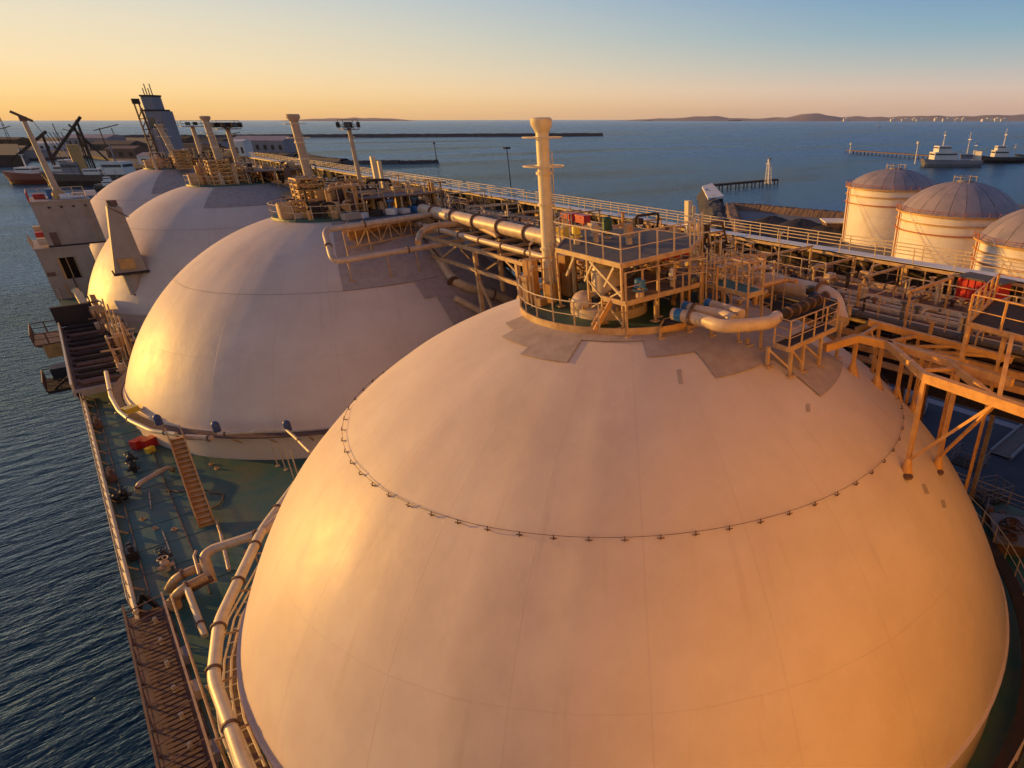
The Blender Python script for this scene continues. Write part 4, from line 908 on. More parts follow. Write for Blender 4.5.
# crossover supports and central cargo pipes between tank tops
def cargo_pipe(x, z, y0, y1, r_, m, lb):
    pipe('cargo_pipe', [(x, y0, z), (x, y1, z)], r_, m, lb, flanges=[.08+.12*k for k in range(8)], group='cargo pipes between the tank tops', n=18)
cargo_pipe(6.15, 20.9, 4.2, 37.5, .52, 'pipe', 'thickest cream cargo pipe running from the nearest vent mast to the second tank')
cargo_pipe(8.0, 20.6, 3, 42, .3, 'white', 'pale thinner pipe on the far side of the thick cargo pipe')
cargo_pipe(4.9, 19.9, 8, 37, .22, 'pipe', 'thin pipe below the near side of the thick cargo pipe')
cargo_pipe(6.4, 20.5, 47, 82, .45, 'pipe', 'cargo pipe between the second and third tanks')
cargo_pipe(6.4, 20.5, 91, 126, .45, 'pipe', 'farthest cargo pipe, between the third and last tanks')
for i in range(3):
    y0, y1 = 5+SP*i, 38.5+SP*i
    t = thing('crossover_bridge', ['nearest', 'second', 'farthest'][i]+' steel truss bridge carrying cargo pipes between neighbouring tank tops', 'bridge', (7.5, y0, DZ), 'truss bridges between the tanks')
    for x in (4.4, 11.6):
        for z in (19.2, 17.6):
            b = MB(); b.beam((x, y0, z), (x, y1, z), .22, .28); b.build('chord', 'steel', t)
        n = 9
        for k in range(n):
            ya, yb = y0+(y1-y0)*k/n, y0+(y1-y0)*(k+1)/n; b = MB(); b.beam((x, ya, 17.6 if k % 2 else 19.2), (x, yb, 19.2 if k % 2 else 17.6), .14, .14); b.build('diagonal', 'brown' if k % 3 else 'steel', t)
        for yy in (y0+13, y0+19.5):
            b = MB(); b.beam((x, yy, DZ), (x, yy, 19.1), .3, .3); b.build('leg', 'steel', t)
        b = MB(); b.beam((x, y0+13, 9), (x, y0+19.5, 17), .16, .16); b.beam((x, y0+19.5, 9), (x, y0+13, 17), .16, .16); b.build('brace', 'steel', t)
    for k in range(12):
        y = y0+(y1-y0)*(k+.5)/12; b = MB(); b.beam((4.4, y, 19.35), (11.6, y, 19.35), .16, .2); b.build('cross_beam', 'steel', t)
    for k in range(5):
        b = MB(); x = 8.8+k*.6; b.tube([(x, y0, 19.65+.1*k), (x, y1, 19.65+.1*k)], [.16, .1, .2, .12, .1][k], 8); b.build('pipe', ['pipe', 'brown', 'steel', 'pipe', 'grey'][k], t)
    b = MB(); b.prism([(9, y0), (11.6, y0), (11.6, y1), (9, y1)], 19.42, 19.47); b.build('grating', 'grey', t)
    railing(t, [(11.7, y0, 19.45), (11.7, y1, 19.45)], 1.1, 2.4, 'rail')
# thick pipes running down the shoulder of the second tank
def tank_pt(px, py, i, h=.35):
    s = on_tank(px, py, i); c = (0, SP*i, 0); return tuple(s[k]+(s[k]-c[k])/TR*h for k in range(3))
pp = [tank_pt(*q, 1, .45) for q in ((430, 248), (441, 268), (452, 286), (475, 293), (497, 299), (520, 310))]
pipe('downcomer_pipe', [pp[0], pp[2], pp[4], pp[5]], .42, 'pipe', 'bent thick pipe running down the shaded shoulder of the second tank', flanges=(.38, .7))
pp = [tank_pt(*q, 1, .35) for q in ((453, 300), (475, 311), (492, 322))]
pipe('downcomer_pipe', pp, .3, 'pipe', 'shorter pipe below the bent thick pipe on the second tank')
# platform truss on the second tank with its pipe loop
L0 = [az_(x, y, 20.6)[:2] for x, y in ((342, 229), (428, 214), (432, 206), (352, 216))]
t = thing('crossover_platform', 'grey decked platform with ochre truss on the right side of the second tank top', 'platform', (L0[0][0], L0[0][1], 19))
deck(t, L0, 20.6, 'grey', edge='steel')
A0, A1 = L0[0], L0[1]
for z in (20.35, 19.1):
    b = MB(); b.beam((*A0, z), (*A1, z), .1, .14); b.build('chord', 'steel', t)
n = 8
for k in range(n):
    p, q = lerp(A0, A1, k/n), lerp(A0, A1, (k+1)/n); b = MB(); b.beam((*p, 19.1 if k % 2 else 20.4), (*q, 20.4 if k % 2 else 19.1), .07, .07); b.beam((*p, 19.0), (*p, 20.4), .07, .07); b.build('diagonal', 'steel', t)
b = MB(); w0 = [lerp(A0, L0[3], .35), lerp(A1, L0[2], .35)]; b.beam((*w0[0], 19.6), (*w0[1], 19.6), .1, 1.3); b.build('backing_plate', 'ochre', t)
for k in range(5):
    p = lerp(A0, A1, k/4); d = hypot(p[0], p[1]-SP); z0 = sqrt(max(1, TR*TR-d*d)) if d < TR else 8
    b = MB(); b.beam((*p, z0-.1), (*p, 19.2), .08, .08); b.build('leg', 'steel', t)
for (px_, m, w_, h) in ((352, 'house', 1.5, .5), (362, 'bwhite', .9, .4), (392, 'white', .8, .5), (404, 'bwhite', .9, .4), (415, 'blue', .7, .5), (378, 'dark', .8, .5)):
    p = az_(px_, 219-(px_-352)*.12, 20.62); b = MB(); b.box((p[0], p[1], 20.62+h/2), (w_, .8, h), px_); b.build('cabinet', m, t)
for k, (px_, py_, lb) in enumerate(((391, 213, 'left of two dark blue valve wheels on the second tank platform'), (415, 210, 'right of two dark blue valve wheels on the second tank platform'))):
    p = az_(px_, py_, 20.6); b = MB(); b.cyl(p, .14, 1.0, 8); b.cyl((p[0], p[1], p[2]+1), .45, .22, 14); b.cyl((p[0], p[1], p[2]+.4), .3, .15, 12); single(b, 'valve', 'blue', lb, 'valve', p, True)
zz = 20.6
pl = [az_(440, 213, 20.8), az_(324, 230, 20.8), az_(333, 262, 18.9), az_(462, 241, 18.9)]
pipe('pipe_loop', [pl[0], pl[1], pl[2], pl[3]], .22, 'pipe', 'rectangular cream pipe loop in front of the second tank platform', flanges=(.3, .5, .8), n=12)
pl = [az_(418, 243, 19.6), az_(420, 232, 20.2), az_(436, 225, 20.6), az_(470, 224, 20.4)]
pipe('pipe_loop', pl, .25, 'steel', 'reddish brown bent pipe right of the second tank truss', n=12)
pl = [az_(468, 206, 21), az_(492, 207, 21), az_(500, 213, 21), az_(502, 216, 21)]
for k, (px0, py0, py1, lb) in enumerate(((349, 262, 281, 'leftmost thin post under the rectangular pipe loop'), (388, 255, 276, 'second thin post under the rectangular pipe loop'), (416, 250, 270, 'third thin post under the rectangular pipe loop'))):
    s = on_tank(px0+3, py1, 1); b = MB(); tp_ = rise(s, py0); b.beam(s, tp_, .08, .08); b.box((s[0], s[1], s[2]+.05), (.35, .35, .05)); single(b, 'pipe_support', 'steel', lb, 'pipe support', s, False, 'thin posts under the pipe loop')
pipe('bend_pipe', [az_(468, 222, 20.6), az_(498, 236, 20.4), az_(503, 290, 15.5)], .2, 'steel', 'tan pipe bending straight down between the first two tank tops', n=12)
s = (4.3, 18.5, DZ); 
# ------------------------------------------------ tops of the farther tanks
def tower(cx_, cy_, z0, w_, h, t, m='steel', lv=5):
    for sx in (-1, 1):
        for sy in (-1, 1):
            b = MB(); b.beam((cx_+sx*w_/2, cy_+sy*w_/2, z0), (cx_+sx*w_/2, cy_+sy*w_/2, z0+h), .13, .13); b.build('column', m, t)
    for k in range(lv+1):
        z = z0+h*k/lv; b = MB()
        for a, c in (((-1, -1), (1, -1)), ((1, -1), (1, 1)), ((1, 1), (-1, 1)), ((-1, 1), (-1, -1))):
            b.beam((cx_+a[0]*w_/2, cy_+a[1]*w_/2, z), (cx_+c[0]*w_/2, cy_+c[1]*w_/2, z), .09, .12)
            if k < lv: b.beam((cx_+a[0]*w_/2, cy_+a[1]*w_/2, z), (cx_+c[0]*w_/2, cy_+c[1]*w_/2, z+h/lv), .07, .07)
        b.build('ring_beam', m, t)
        if k: b = MB(); b.box((cx_, cy_, z), (w_*.95, w_*.95, .04)); b.build('floor', 'brown', t)
def top_cluster(i, lb, seed):
    cy = SP*i; rr = random.Random(seed)
    t = thing('tank_top_equipment', lb, 'equipment', (0, cy, PZ), 'platforms and equipment on the farther tank tops')
    b = MB(); b.lathe((0, cy, 0), [(.01, PZ), (4.95, PZ), (5.02, PZ-.2)], 48); b.build('floor', 'topgreen', t)
    railing(t, ring_pts((0, cy), 5, PZ, R(-20), R(-200), 10), 1.1, 1.5, 'rail')
    tx, ty = az_(*[(313, 207), (222, 181), (184, 166)][i-1], 21)[:2]
    tower(tx, ty, PZ, 2.3, 2.9, t, 'ochre', 6)
    for k in range(26):
        a = (tx+rr.uniform(-1.1, 1.1), ty+rr.uniform(-1.1, 1.1), PZ+rr.uniform(0, 2.2)); b = MB(); b.tube([a, (a[0], a[1], a[2]+rr.uniform(.4, 1)), (a[0]+rr.uniform(-.9, .9), a[1]+.4, a[2]+.9)], rr.choice([.05, .1, .16]), 6); b.build('riser', rr.choice(['ochre', 'mast', 'steel', 'pipe']), t)
    tower(2.2, cy-1.5, PZ, 1.6, 1.8, t, 'steel', 3); tower(-2.9, cy-1.2, PZ, 1.1, 1.3, t, 'ochre', 2)
    for k in range(130):
        x = rr.uniform(-3.6, 9.5); y = cy+rr.uniform(-4.5, 4.5); h = rr.uniform(.3, 2.6); z = PZ if hypot(x, y-cy) < 4.8 else 20.4; b = MB(); q = rr.random()
        if q < .3: b.cyl((x, y, z), rr.uniform(.1, .3), h, 10)
        elif q < .6: b.tube([(x, y, z), (x, y, z+h), (x+rr.uniform(.8, 2.5), y, z+h), (x+2.2, y+.5, z+.1)], rr.choice([.05, .08, .14]), 6)
        elif q < .8: b.box((x, y, z+h/2), (rr.uniform(.3, .9), rr.uniform(.3, .8), h))
        else: b.beam((x, y, z), (x, y, z+h+.6), .1, .1); b.beam((x-.6, y, z+h+.5), (x+.6, y, z+h+.5), .08, .08)
        b.build('fitting', rr.choice(['ochre', 'steel', 'ochre', 'brown', 'pipe', 'dark', 'steel']), t)
    q = [(1.5, cy-4.6), (9, cy-4.2), (9, cy+4), (1.5, cy+4)]; b = MB(); b.prism(q, 22.0, 22.08); b.build('upper_floor', 'brown', t)
    for p in q+[(5, cy-4.4), (5, cy+4)]: b = MB(); b.beam((*p, 17.5), (*p, 22), .13, .13); b.build('leg', 'steel', t)
    railing(t, [(*p, 22.08) for p in (q[0], q[1], q[2])], 1.1, 1.6, 'rail')
    b = MB(); x0 = -4.2; b.box((x0, cy-1.4, PZ+.6), (1, 1, 1.2)); b.beam((x0-.6, cy-1.9, PZ+1.3), (x0+3, cy-1.2, PZ+1.35), .14, .14); b.build('cabinet', 'steel', t)
    return t
for i, lb in ((1, 'tall ochre scaffold and fittings on top of the second gas tank'), (2, 'ochre scaffold and fittings on top of the third gas tank'), (3, 'ochre scaffold and fittings on the farthest gas tank')): top_cluster(i, lb, 20+i)
m2 = az_(316, 205, 21); mast('vent_mast', 'vent mast on the second gas tank with a dark capped head', (m2[0], m2[1], 20.6), (m2[0]-.15, m2[1]-.1, 28.75), .38, 'vent masts on the tank tops', 'shademast')
m3 = az_(226, 180, 21); mast('vent_mast', 'vent mast on the third gas tank, left of the floodlight mast', (m3[0], m3[1], 20.6), (m3[0]-.3, m3[1]-.2, 28.7), .42, 'vent masts on the tank tops', 'shademast')
m4 = az_(187, 166, 21); mast('vent_mast', 'farthest vent mast in front of the grey tower', (m4[0]-1, m4[1], 20.6), (m4[0]-2.2, m4[1]-.4, 27.6), .42, 'vent masts on the tank tops', 'shademast')
def light_mast(base, zt, r_, lb, n=4, spread=1.2, gr='floodlight masts between the tanks'):
    t = thing('floodlight_mast', lb, 'floodlight mast', base, gr)
    b = MB(); b.tube([base, (base[0], base[1], zt)], r_*.9, 12, r_*.7); b.build('pole', 'shademast', t, 'auto')
    b = MB(); b.box((base[0], base[1], zt+.05), (spread*1.8, spread*1.8, .1)); b.build('crow_nest', 'brown', t)
    b = MB()
    for z in (.6, 1.1):
        s = spread*.9
        for a, c in (((-s, -s), (s, -s)), ((s, -s), (s, s)), ((s, s), (-s, s)), ((-s, s), (-s, -s))): b.beam((base[0]+a[0], base[1]+a[1], zt+z), (base[0]+c[0], base[1]+c[1], zt+z), .05, .05)
    for a in ((-s, -s), (s, -s), (s, s), (-s, s)): b.beam((base[0]+a[0], base[1]+a[1], zt), (base[0]+a[0], base[1]+a[1], zt+1.1), .05, .05)
    b.build('handrail', 'dark', t)
    for k in range(n):
        a = 2*pi*k/n+.4; x, y = base[0]+spread*1.15*sin(a), base[1]+spread*1.15*cos(a)
        b = MB(); b.box((x, y, zt+.55), (.75, .35, .6), -a); b.beam((x, y, zt+.5), (base[0], base[1], zt+.1), .08, .08); o = b.build('floodlight', 'dark', t)
        b = MB(); b.box((x+.2*sin(a), y+.2*cos(a), zt+.55), (.6, .03, .45), -a); b.build('lamp_glass', 'glass', o)
    b = MB()
    for k in range(int((zt-base[2])/.4)): b.beam((base[0]+r_+.05, base[1]-.2, base[2]+.4*k), (base[0]+r_+.05, base[1]+.2, base[2]+.4*k), .04, .04)
    b.build('ladder', 'rail', t)
b2 = az_(362, 190, 20.2); light_mast((b2[0], b2[1], 18), 27.2, .34, 'floodlight mast right of the second vent mast with caged lamps', 4, 1.0)
b3 = az_(243, 182, 20.3); light_mast((b3[0], b3[1], 18), 27.1, .42, 'floodlight mast with a fan of lamps above the third tank', 8, 1.5)
b4 = az_(187, 166, 20); light_mast((b4[0]+3, b4[1], 18), 27, .5, 'farthest twin lamp floodlight mast right of the grey tower', 2, 2.2)
# twin flues beyond the pipe deck
for (px_, py_, z, h, lb) in ((380, 196, 20, 4.4, 'pair of short tan flue pipes right of the second floodlight mast'), (688, 236, 19, 3.0, 'pale square flue standing at the far walkway'), (484, 160, 19.5, .1, '')):
    if not lb: continue
    p = az_(px_, py_, z); t = thing('flue', lb, 'flue', (p[0], p[1], z-2))
    b = MB(); b.beam((p[0], p[1], z-2.5), (p[0], p[1], z+h), .5, .5); b.build('flue_pipe', 'mast', t); b = MB(); b.beam((p[0]+.75, p[1]+.2, z-2.5), (p[0]+.75, p[1]+.2, z+h-.5), .4, .4); b.build('flue_pipe', 'mast', t)
p = ax_(512, 196, 60); zt = 14; t = thing('street_lamp', 'thin dark lamp post with round head standing against the water', 'lamp post', (p[0], p[1], WZ+2))
tl_ = None
lo = p[2]-4
zt = lo
while proj((p[0], p[1], zt))[1] > 149: zt += .2
b = MB(); b.tube([(p[0], p[1], WZ), (p[0], p[1], zt)], .16, 6, .1); b.build('pole', 'dark', t); b = MB(); b.cyl((p[0], p[1], zt-.1), .8, .35, 12); b.build('lamp_head', 'dark', t)
# red awning and white box beyond the frames
p0, p1 = az_(962, 288, 19.4), az_(1003, 297, 19.4)
t = thing('red_container', 'red container with grey roof beside the far walkway at the right', 'container', (p0[0], p0[1], 17.5))
d = (p1[0]-p0[0], p1[1]-p0[1]); an = atan2(d[1], d[0]); c = lerp(p0, p1, .5); l = hypot(*d)
b = MB(); b.box((c[0], c[1], 19.5), (l, 1.2, 1.3), an); b.build('body', 'red', t); b = MB(); b.box((c[0], c[1], 20.2), (l+.3, 1.5, .1), an); b.build('roof', 'grey', t)
for k in range(6):
    x = -l/2+l*(k+.5)/6; b = MB(); b.box((c[0]+x*cos(an)+.63*sin(an), c[1]+x*sin(an)-.63*cos(an), 19.5), (.05, .05, 1.25), an); b.build('rib', 'red', t)
p = az_(957, 287, 18.6); b = MB(); b.box((p[0], p[1], 18.8), (.8, .8, 1.2), an); b.box((p[0]-.1, p[1]-.42, 18.8), (.6, .04, .8), an); single(b, 'red_cabinet', 'red', 'small red cabinet left of the red container', 'cabinet', p)
p = az_(968, 312, 15.5); b = MB(); b.box((p[0], p[1], 15.9), (2.6, 1.5, 1.2), .3); b.box((p[0]+.2, p[1], 16.55), (1.6, 1.0, .12), .3); single(b, 'deck_box', 'white', 'sunlit white deck box below the red container', 'box', p)
p = az_(946, 310, 15.5); b = MB(); b.box((p[0], p[1], 15.9), (.5, .7, 1.6), .3); b.box((p[0], p[1], 16.75), (.6, .8, .1), .3); single(b, 'deck_box', 'white', 'narrow white box just left of the sunlit white deck box', 'box', p)
# quay, fenders and clutter on the dark starboard side
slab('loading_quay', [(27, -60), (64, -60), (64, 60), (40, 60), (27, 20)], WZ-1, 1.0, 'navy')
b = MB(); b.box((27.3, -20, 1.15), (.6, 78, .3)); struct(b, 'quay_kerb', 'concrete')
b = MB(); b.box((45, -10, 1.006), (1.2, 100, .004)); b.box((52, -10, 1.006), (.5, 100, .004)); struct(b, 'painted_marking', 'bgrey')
t = thing('gangway', 'grey slatted gangway lying across the dark quay at the right edge', 'gangway', (35, -7, 1.0))
p0, p1 = az_(1000, 455, 1.2), az_(1034, 425, 1.2)
for s_ in (-.9, .9): b = MB(); b.beam((p0[0], p0[1]+s_, 1.2), (p1[0], p1[1]+s_, 1.2), .15, .4); b.build('side_beam', 'bgrey', t)
n = 26
for k in range(n):
    c = lerp(p0, p1, (k+.5)/n); b = MB(); b.box((c[0], c[1], 1.15), (dist(p0, p1)/n*.7, 1.8, .06), atan2(p1[1]-p0[1], p1[0]-p0[0])); b.build('slat', 'concrete', t)
qlist = [(880, 300, 'bwhite', 5, 2.2, 2, 'white van shaped unit seen through the gap below the walkway'), (902, 306, 'bwhite', 3, 2.2, 2.2, 'second pale unit on the quay right of the first white one'), (955, 333, 'bwhite', 9, 3.2, 1.2, 'long flat pale roofed unit on the quay behind the ochre frame'),
         (945, 350, 'blue', 6, 3, 2.5, 'blue grey unit with two doors on the quay behind the trestle'), (908, 402, 'bwhite', 2, 1.2, 1, 'small pale crate on the quay between trestle legs'), (918, 412, 'bgrey', 2.4, 1.5, 1, 'pale blue grey crate below the small pale crate'), (1010, 330, 'bgrey', 6, 3, 3, 'grey unit on the quay below the raised grating')]
for x, y, m, w_, d_, h, lb in qlist:
    p = az_(x, y, 1); t = thing('quay_unit', lb, 'unit', p, 'units parked on the dark quay')
    b = MB(); b.box((p[0], p[1], 1+.3+h/2), (w_, d_, h), .35); b.build('body', m, t); b = MB(); b.box((p[0], p[1], 1.15), (w_*.8, d_*.9, .3), .35); b.build('base', 'black', t)
    b = MB(); b.box((p[0]-w_*.05, p[1], 1.3+h+.04), (w_*.9, d_*.9, .08), .35); b.build('lid', 'bgrey', t)
# starboard rails low on the deck
t = thing('deck_fence', 'thin pale railing along the dark starboard deck edge at the right', 'fence', (22, -20, DZ))
railing(t, [(22.3, -40, DZ), (22.3, 150, DZ)], 1.1, 3, 'rail', mids=(.33, .66))
for (x0, y0, x1, y1, z, lb) in ((950, 462, 978, 472, 5.2, 'upper small railed landing beside the tank at the right'), (982, 505, 1010, 500, 5.2, 'lower small railed landing at the right')):
    p0, p1 = az_(x0, y0, z), az_(x1, y1, z); t = thing('landing', lb, 'landing', p0); n = (p1[1]-p0[1], -(p1[0]-p0[0])); l = hypot(*n); n = (n[0]/l*1.6, n[1]/l*1.6)
    pts = [p0, p1, (p1[0]+n[0]*-1, p1[1]-n[1], z), (p0[0]-n[0], p0[1]-n[1], z)]
    b = MB(); b.prism([q[:2] for q in pts], z-.1, z); b.build('floor', 'dark', t); railing(t, pts+[pts[0]], 1.1, 1.0, 'bgrey', mids=(.33, .66))
# mooring launch bow at the right edge, fire pipe rail round tank
q = az_(1008, 532, 6.0); t = thing('mooring_station', 'pale raised mooring stand piled with brown rope at the right edge', 'mooring stand', (q[0], q[1], DZ))
b = MB(); b.box((q[0]+.6, q[1], 5.85), (3.4, 2.2, .12), .5); b.build('top', 'bgrey', t); b = MB(); b.box((q[0]+.6, q[1], 5.4), (3.0, 1.8, .8), .5); b.build('base', 'brown', t)
rr = random.Random(4)
for k in range(16): b = MB(); b.torus((q[0]-.2+rr.uniform(-.5, .9), q[1]+rr.uniform(-.5, .5), 5.98+.04*k), rr.uniform(.2, .45), .05, 14, 5); b.build('rope_coil', 'brown' if k % 3 else 'dark', t)
railing(t, [(q[0]-1, q[1]+1.2, 5.9), (q[0]+1.6, q[1]+2.0, 5.9)], 1, .9, 'bgrey', mids=(.33, .66))
t = thing('starboard_shade_filler', 'added dark pipes and boxes standing in for shadow on the starboard deck', 'shade_filler', (21, -12, DZ))  # added dark clutter stands in for shadow on this deck
for k in range(40):
    x, y = rr.uniform(18.5, 22.2), rr.uniform(-34, 6)
    if hypot(x, y) < 21.6: continue
    b = MB(); w_ = rr.random()
    if w_ < .4: b.box((x, y, DZ+.4), (rr.uniform(.4, 1.4), rr.uniform(.4, 1.4), .8), rr.random())
    elif w_ < .7: b.cyl((x, y, DZ), rr.uniform(.2, .5), rr.uniform(.4, 1.1), 12)
    else: b.tube([(x, y, DZ+.3), (x, y+rr.uniform(1, 4), DZ+.3)], rr.uniform(.08, .25), 8)
    b.build('fitting', rr.choice(['dark', 'brown', 'navy', 'grey']), t)
# ring rail at foot of tank 1
for i in range(2):
    t = thing('tank_base_railing', ['railing round the foot of the nearest tank', 'railing round the foot of the second tank'][i], 'railing', (0, SP*i, DZ+1))
    railing(t, ring_pts((0, SP*i), 21.2, 6.3, R(95), R(205), 26), 1.1, 2.6, 'rail', mids=(.5,))
    b = MB(); b.lathe((0, SP*i, 6.2), [(20.6, 0), (21.3, 0), (21.3, -.1), (20.6, -.1)], 40, R(95), R(205)); b.build('floor', 'dark', t)

# gantries and inner rails crossing the pipe deck
rr = random.Random(77)
t = thing('pipe_gantry', 'row of thin tan portal frames and rails standing across the pipe deck', 'gantry', (12.4, 0, 18.6))
for k in range(26):
    y = -16+4.1*k+rr.uniform(-.6, .6); x0, x1 = rr.choice([(12.3, 16.8), (12.3, 20.6), (14.5, 20.6), (16, 20.6)]); h = rr.uniform(1.1, 2.0)
    b = MB(); b.beam((x0, y, 17.7), (x0, y, 18.6+h), .11, .11); b.beam((x1, y, 17.7), (x1, y, 18.6+h), .11, .11); b.beam((x0-.2, y, 18.6+h), (x1+.2, y, 18.6+h), .11, .14)
    if k % 2: b.beam((x0, y, 18.6+h), (x0+1.4, y+.1, 17.9), .07, .07)
    b.build('portal', rr.choice(['ochre', 'steel', 'steel', 'rail']), t)
for x, z, m in ((12.4, 18.75, 'steel'), (16.7, 18.95, 'rail'), (20.2, 18.75, 'steel')):
    for y0 in (-18, 0, 22, 50, 74): railing(t, [(x, y0, z), (x, y0+rr.uniform(12, 19), z)], 1.15, 1.9, m, mids=(.5,), pr_=.045)
for k in range(34):
    x0 = rr.uniform(12, 19); y = rr.uniform(-16, 70); b = MB(); z = rr.uniform(18.6, 19.6); b.tube([(x0, y, z-1), (x0, y, z), (min(20.8, x0+rr.uniform(1, 6)), y, z), (min(20.8, x0+rr.uniform(2, 6)), y+rr.uniform(-2, 2), z-.6)], rr.choice([.05, .07, .12]), 6); b.build('cross_pipe', rr.choice(['pipe', 'ochre', 'steel', 'brown']), t)
# ================================================================== PORT SIDE OF THE DECK
t = thing('port_bulwark_rail', 'long cream rail pipe along the port deck edge above the dark water', 'railing', (-22.6, 30, DZ))
b = MB(); b.tube([(-22.55, 13.6, DZ+.55), (-22.55, 53.5, DZ+.55)], .13, 8); b.build('rail_pipe', 'mast', t, 'auto')
b = MB(); b.box((-22.6, 33.5, DZ+.12), (.16, 40, .24)); b.build('kerb', 'mast', t)
for k in range(17): put('post', 'pbp', lambda q: (q.beam((0, 0, 0), (0, 0, .55), .12, .3), q.beam((.5, 0, 0), (0, 0, .5), .06, .08)), 'steel', t, (-22.55, 14+2.45*k, DZ))
railing(t, [(-22.62, 13.6, DZ+.6), (-22.62, 53.5, DZ+.6)], .9, 1.5, 'rail', r=.02, pr_=.03)
for k, (y, lb) in enumerate(((20.5, 'nearest black fairlead block on the port rail'), (33, 'middle fairlead block on the port rail'), (45, 'farthest red fairlead block on the port rail'))):
    b = MB(); b.box((-22.1, y, DZ+.3), (.5, .9, .6)); b.cyl((-22.1, y-.25, DZ+.6), .14, .35, 8); b.cyl((-22.1, y+.25, DZ+.6), .14, .35, 8); single(b, 'fairlead', 'black' if k == 0 else 'brown', lb, 'fairlead', (-22.1, y, DZ), False, 'fairleads on the port rail')
# stowed accommodation ladder, bottom left
t = thing('accommodation_ladder', 'brown stowed gangway of trusses and steps along the port deck edge, bottom left', 'gangway', (-22.4, 6, DZ))
ya, yb = -4.5, 14.1; xa, xb = -22.95, -21.3; zt, zb = 5.85, 5.0
for x in (xa, xb):
    b = MB(); b.beam((x, ya, zt), (x, yb, zt), .09, .12); b.build('top_chord', 'brown' if x == xa else 'steel', t)
    b = MB(); b.beam((x, ya, zb), (x, yb, zb), .09, .12); b.build('bottom_chord', 'brown', t)
    n = 22
    for k in range(n):
        y0 = ya+(yb-ya)*k/n; y1 = ya+(yb-ya)*(k+1)/n; b = MB(); b.beam((x, y0, zb if k % 2 else zt), (x, y1, zt if k % 2 else zb), .06, .06); b.build('diagonal', 'brown', t)
for k in range(56):
    y = ya+(yb-ya)*(k+.5)/56; put('step', 'als', lambda q: q.box((0, 0, 0), (1.1, .22, .04)), 'brown', t, (-22.12, y, zb+.12))
for k in range(14):
    y = ya+(yb-ya)*(k+.5)/14; b = MB(); b.beam((xa, y, zt), (xb, y+.5, zt+(.0)), .05, .05); b.build('cross_bar', 'brown', t)
b = MB(); b.box((-22.12, (ya+yb)/2, zb+.03), (1.65, yb-ya, .04)); b.build('bottom_plate', 'brown', t)
for k in range(9):
    y = ya+1+2*k; b = MB(); b.cyl((-21.9, y, zb+.2), .09, .35, 8); b.build('roller', 'rail', t)
b = MB(); b.tube([(-20.95, ya, DZ+.9), (-20.95, yb-.6, DZ+.9)], .05, 6); b.tube([(-20.95, ya, DZ+.45), (-20.95, yb-.6, DZ+.45)], .03, 6); b.build('side_rail', 'steel', t)
for k in range(10): put('post', 'alp', lambda q: q.beam((0, 0, 0), (0, 0, .95), .05, .05), 'steel', t, (-20.95, ya+2*k, DZ))
for k, y in enumerate((5.6, 1.4, 8.4)):
    b = MB(); b.box((-21.1, y, DZ+.5), (.35, .9, .5)); b.build('step_box', 'bgrey' if k else 'rail', t)
b = MB(); b.beam((-22.6, 14.2, DZ), (-22.1, 14.6, DZ+.9), .12, .3); b.beam((-21.7, 14.2, DZ), (-22.1, 14.6, DZ+.9), .12, .3); single(b, 'winch_bracket', 'black', 'black triangular bracket at the head of the stowed gangway', 'bracket', (-22.2, 14.3, DZ))
# pipes round the port foot of the nearest tank
zq = 7.6
pts = [az_(x, y, zq) for x, y in ((304, 474), (286, 498), (262, 530), (241, 575), (219, 622), (213, 678), (231, 728), (247, 775))]
pts.append((pts[-1][0]+.6, pts[-1][1]-2.5, zq)); 
pipe('ring_main', pts, .25, 'mast', 'thick cream water main bent round the port foot of the nearest tank', flanges=(.16, .3, .42, .55, .66, .8), n=14)
for k, lb in enumerate(('outermost', 'second', 'third', 'innermost')):
    o_ = .35+.3*k; pp = []
    for x, y in ((266, 558), (231, 619), (227, 660), (226, 690), (240, 720), (262, 768)):
        q = az_(x, y, 6.7); l = hypot(q[0], q[1]); rr_ = 20.75-.28*k; pp.append((q[0]/l*rr_, q[1]/l*rr_, 6.7+.0*k))
    pipe('thin_pipe', pp, .05, 'mast', lb+' of four thin parallel pipes round the foot of the nearest tank', group='four thin pipes at the tank foot', n=6)
t = thing('port_foot_walkway', 'narrow grating with ladder rungs close round the port foot of the nearest tank', 'walkway', (-20, 0, 6))
b = MB(); b.lathe((0, 0, 6.2), [(19.8, 0), (20.5, 0), (20.5, -.08), (19.8, -.08)], 36, R(-35), R(-125)); b.build('grating', 'brown', t)
for k in range(30): a = R(-40-2.8*k); put('rung', 'rg', lambda q: q.beam((0, -.35, 0), (0, .35, 0), .05, .05), 'mast', t, (20.2*sin(a), 20.2*cos(a), 6.3), -a)
for k in range(9):
    a = R(-45-9*k); b = MB(); b.beam((19.8*sin(a), 19.8*cos(a), 7.2), (20.95*sin(a), 20.95*cos(a), 7.2), .06, .08); b.beam((20.9*sin(a), 20.9*cos(a), DZ), (20.9*sin(a), 20.9*cos(a), 7.3), .08, .08); b.build('bracket', 'steel', t)
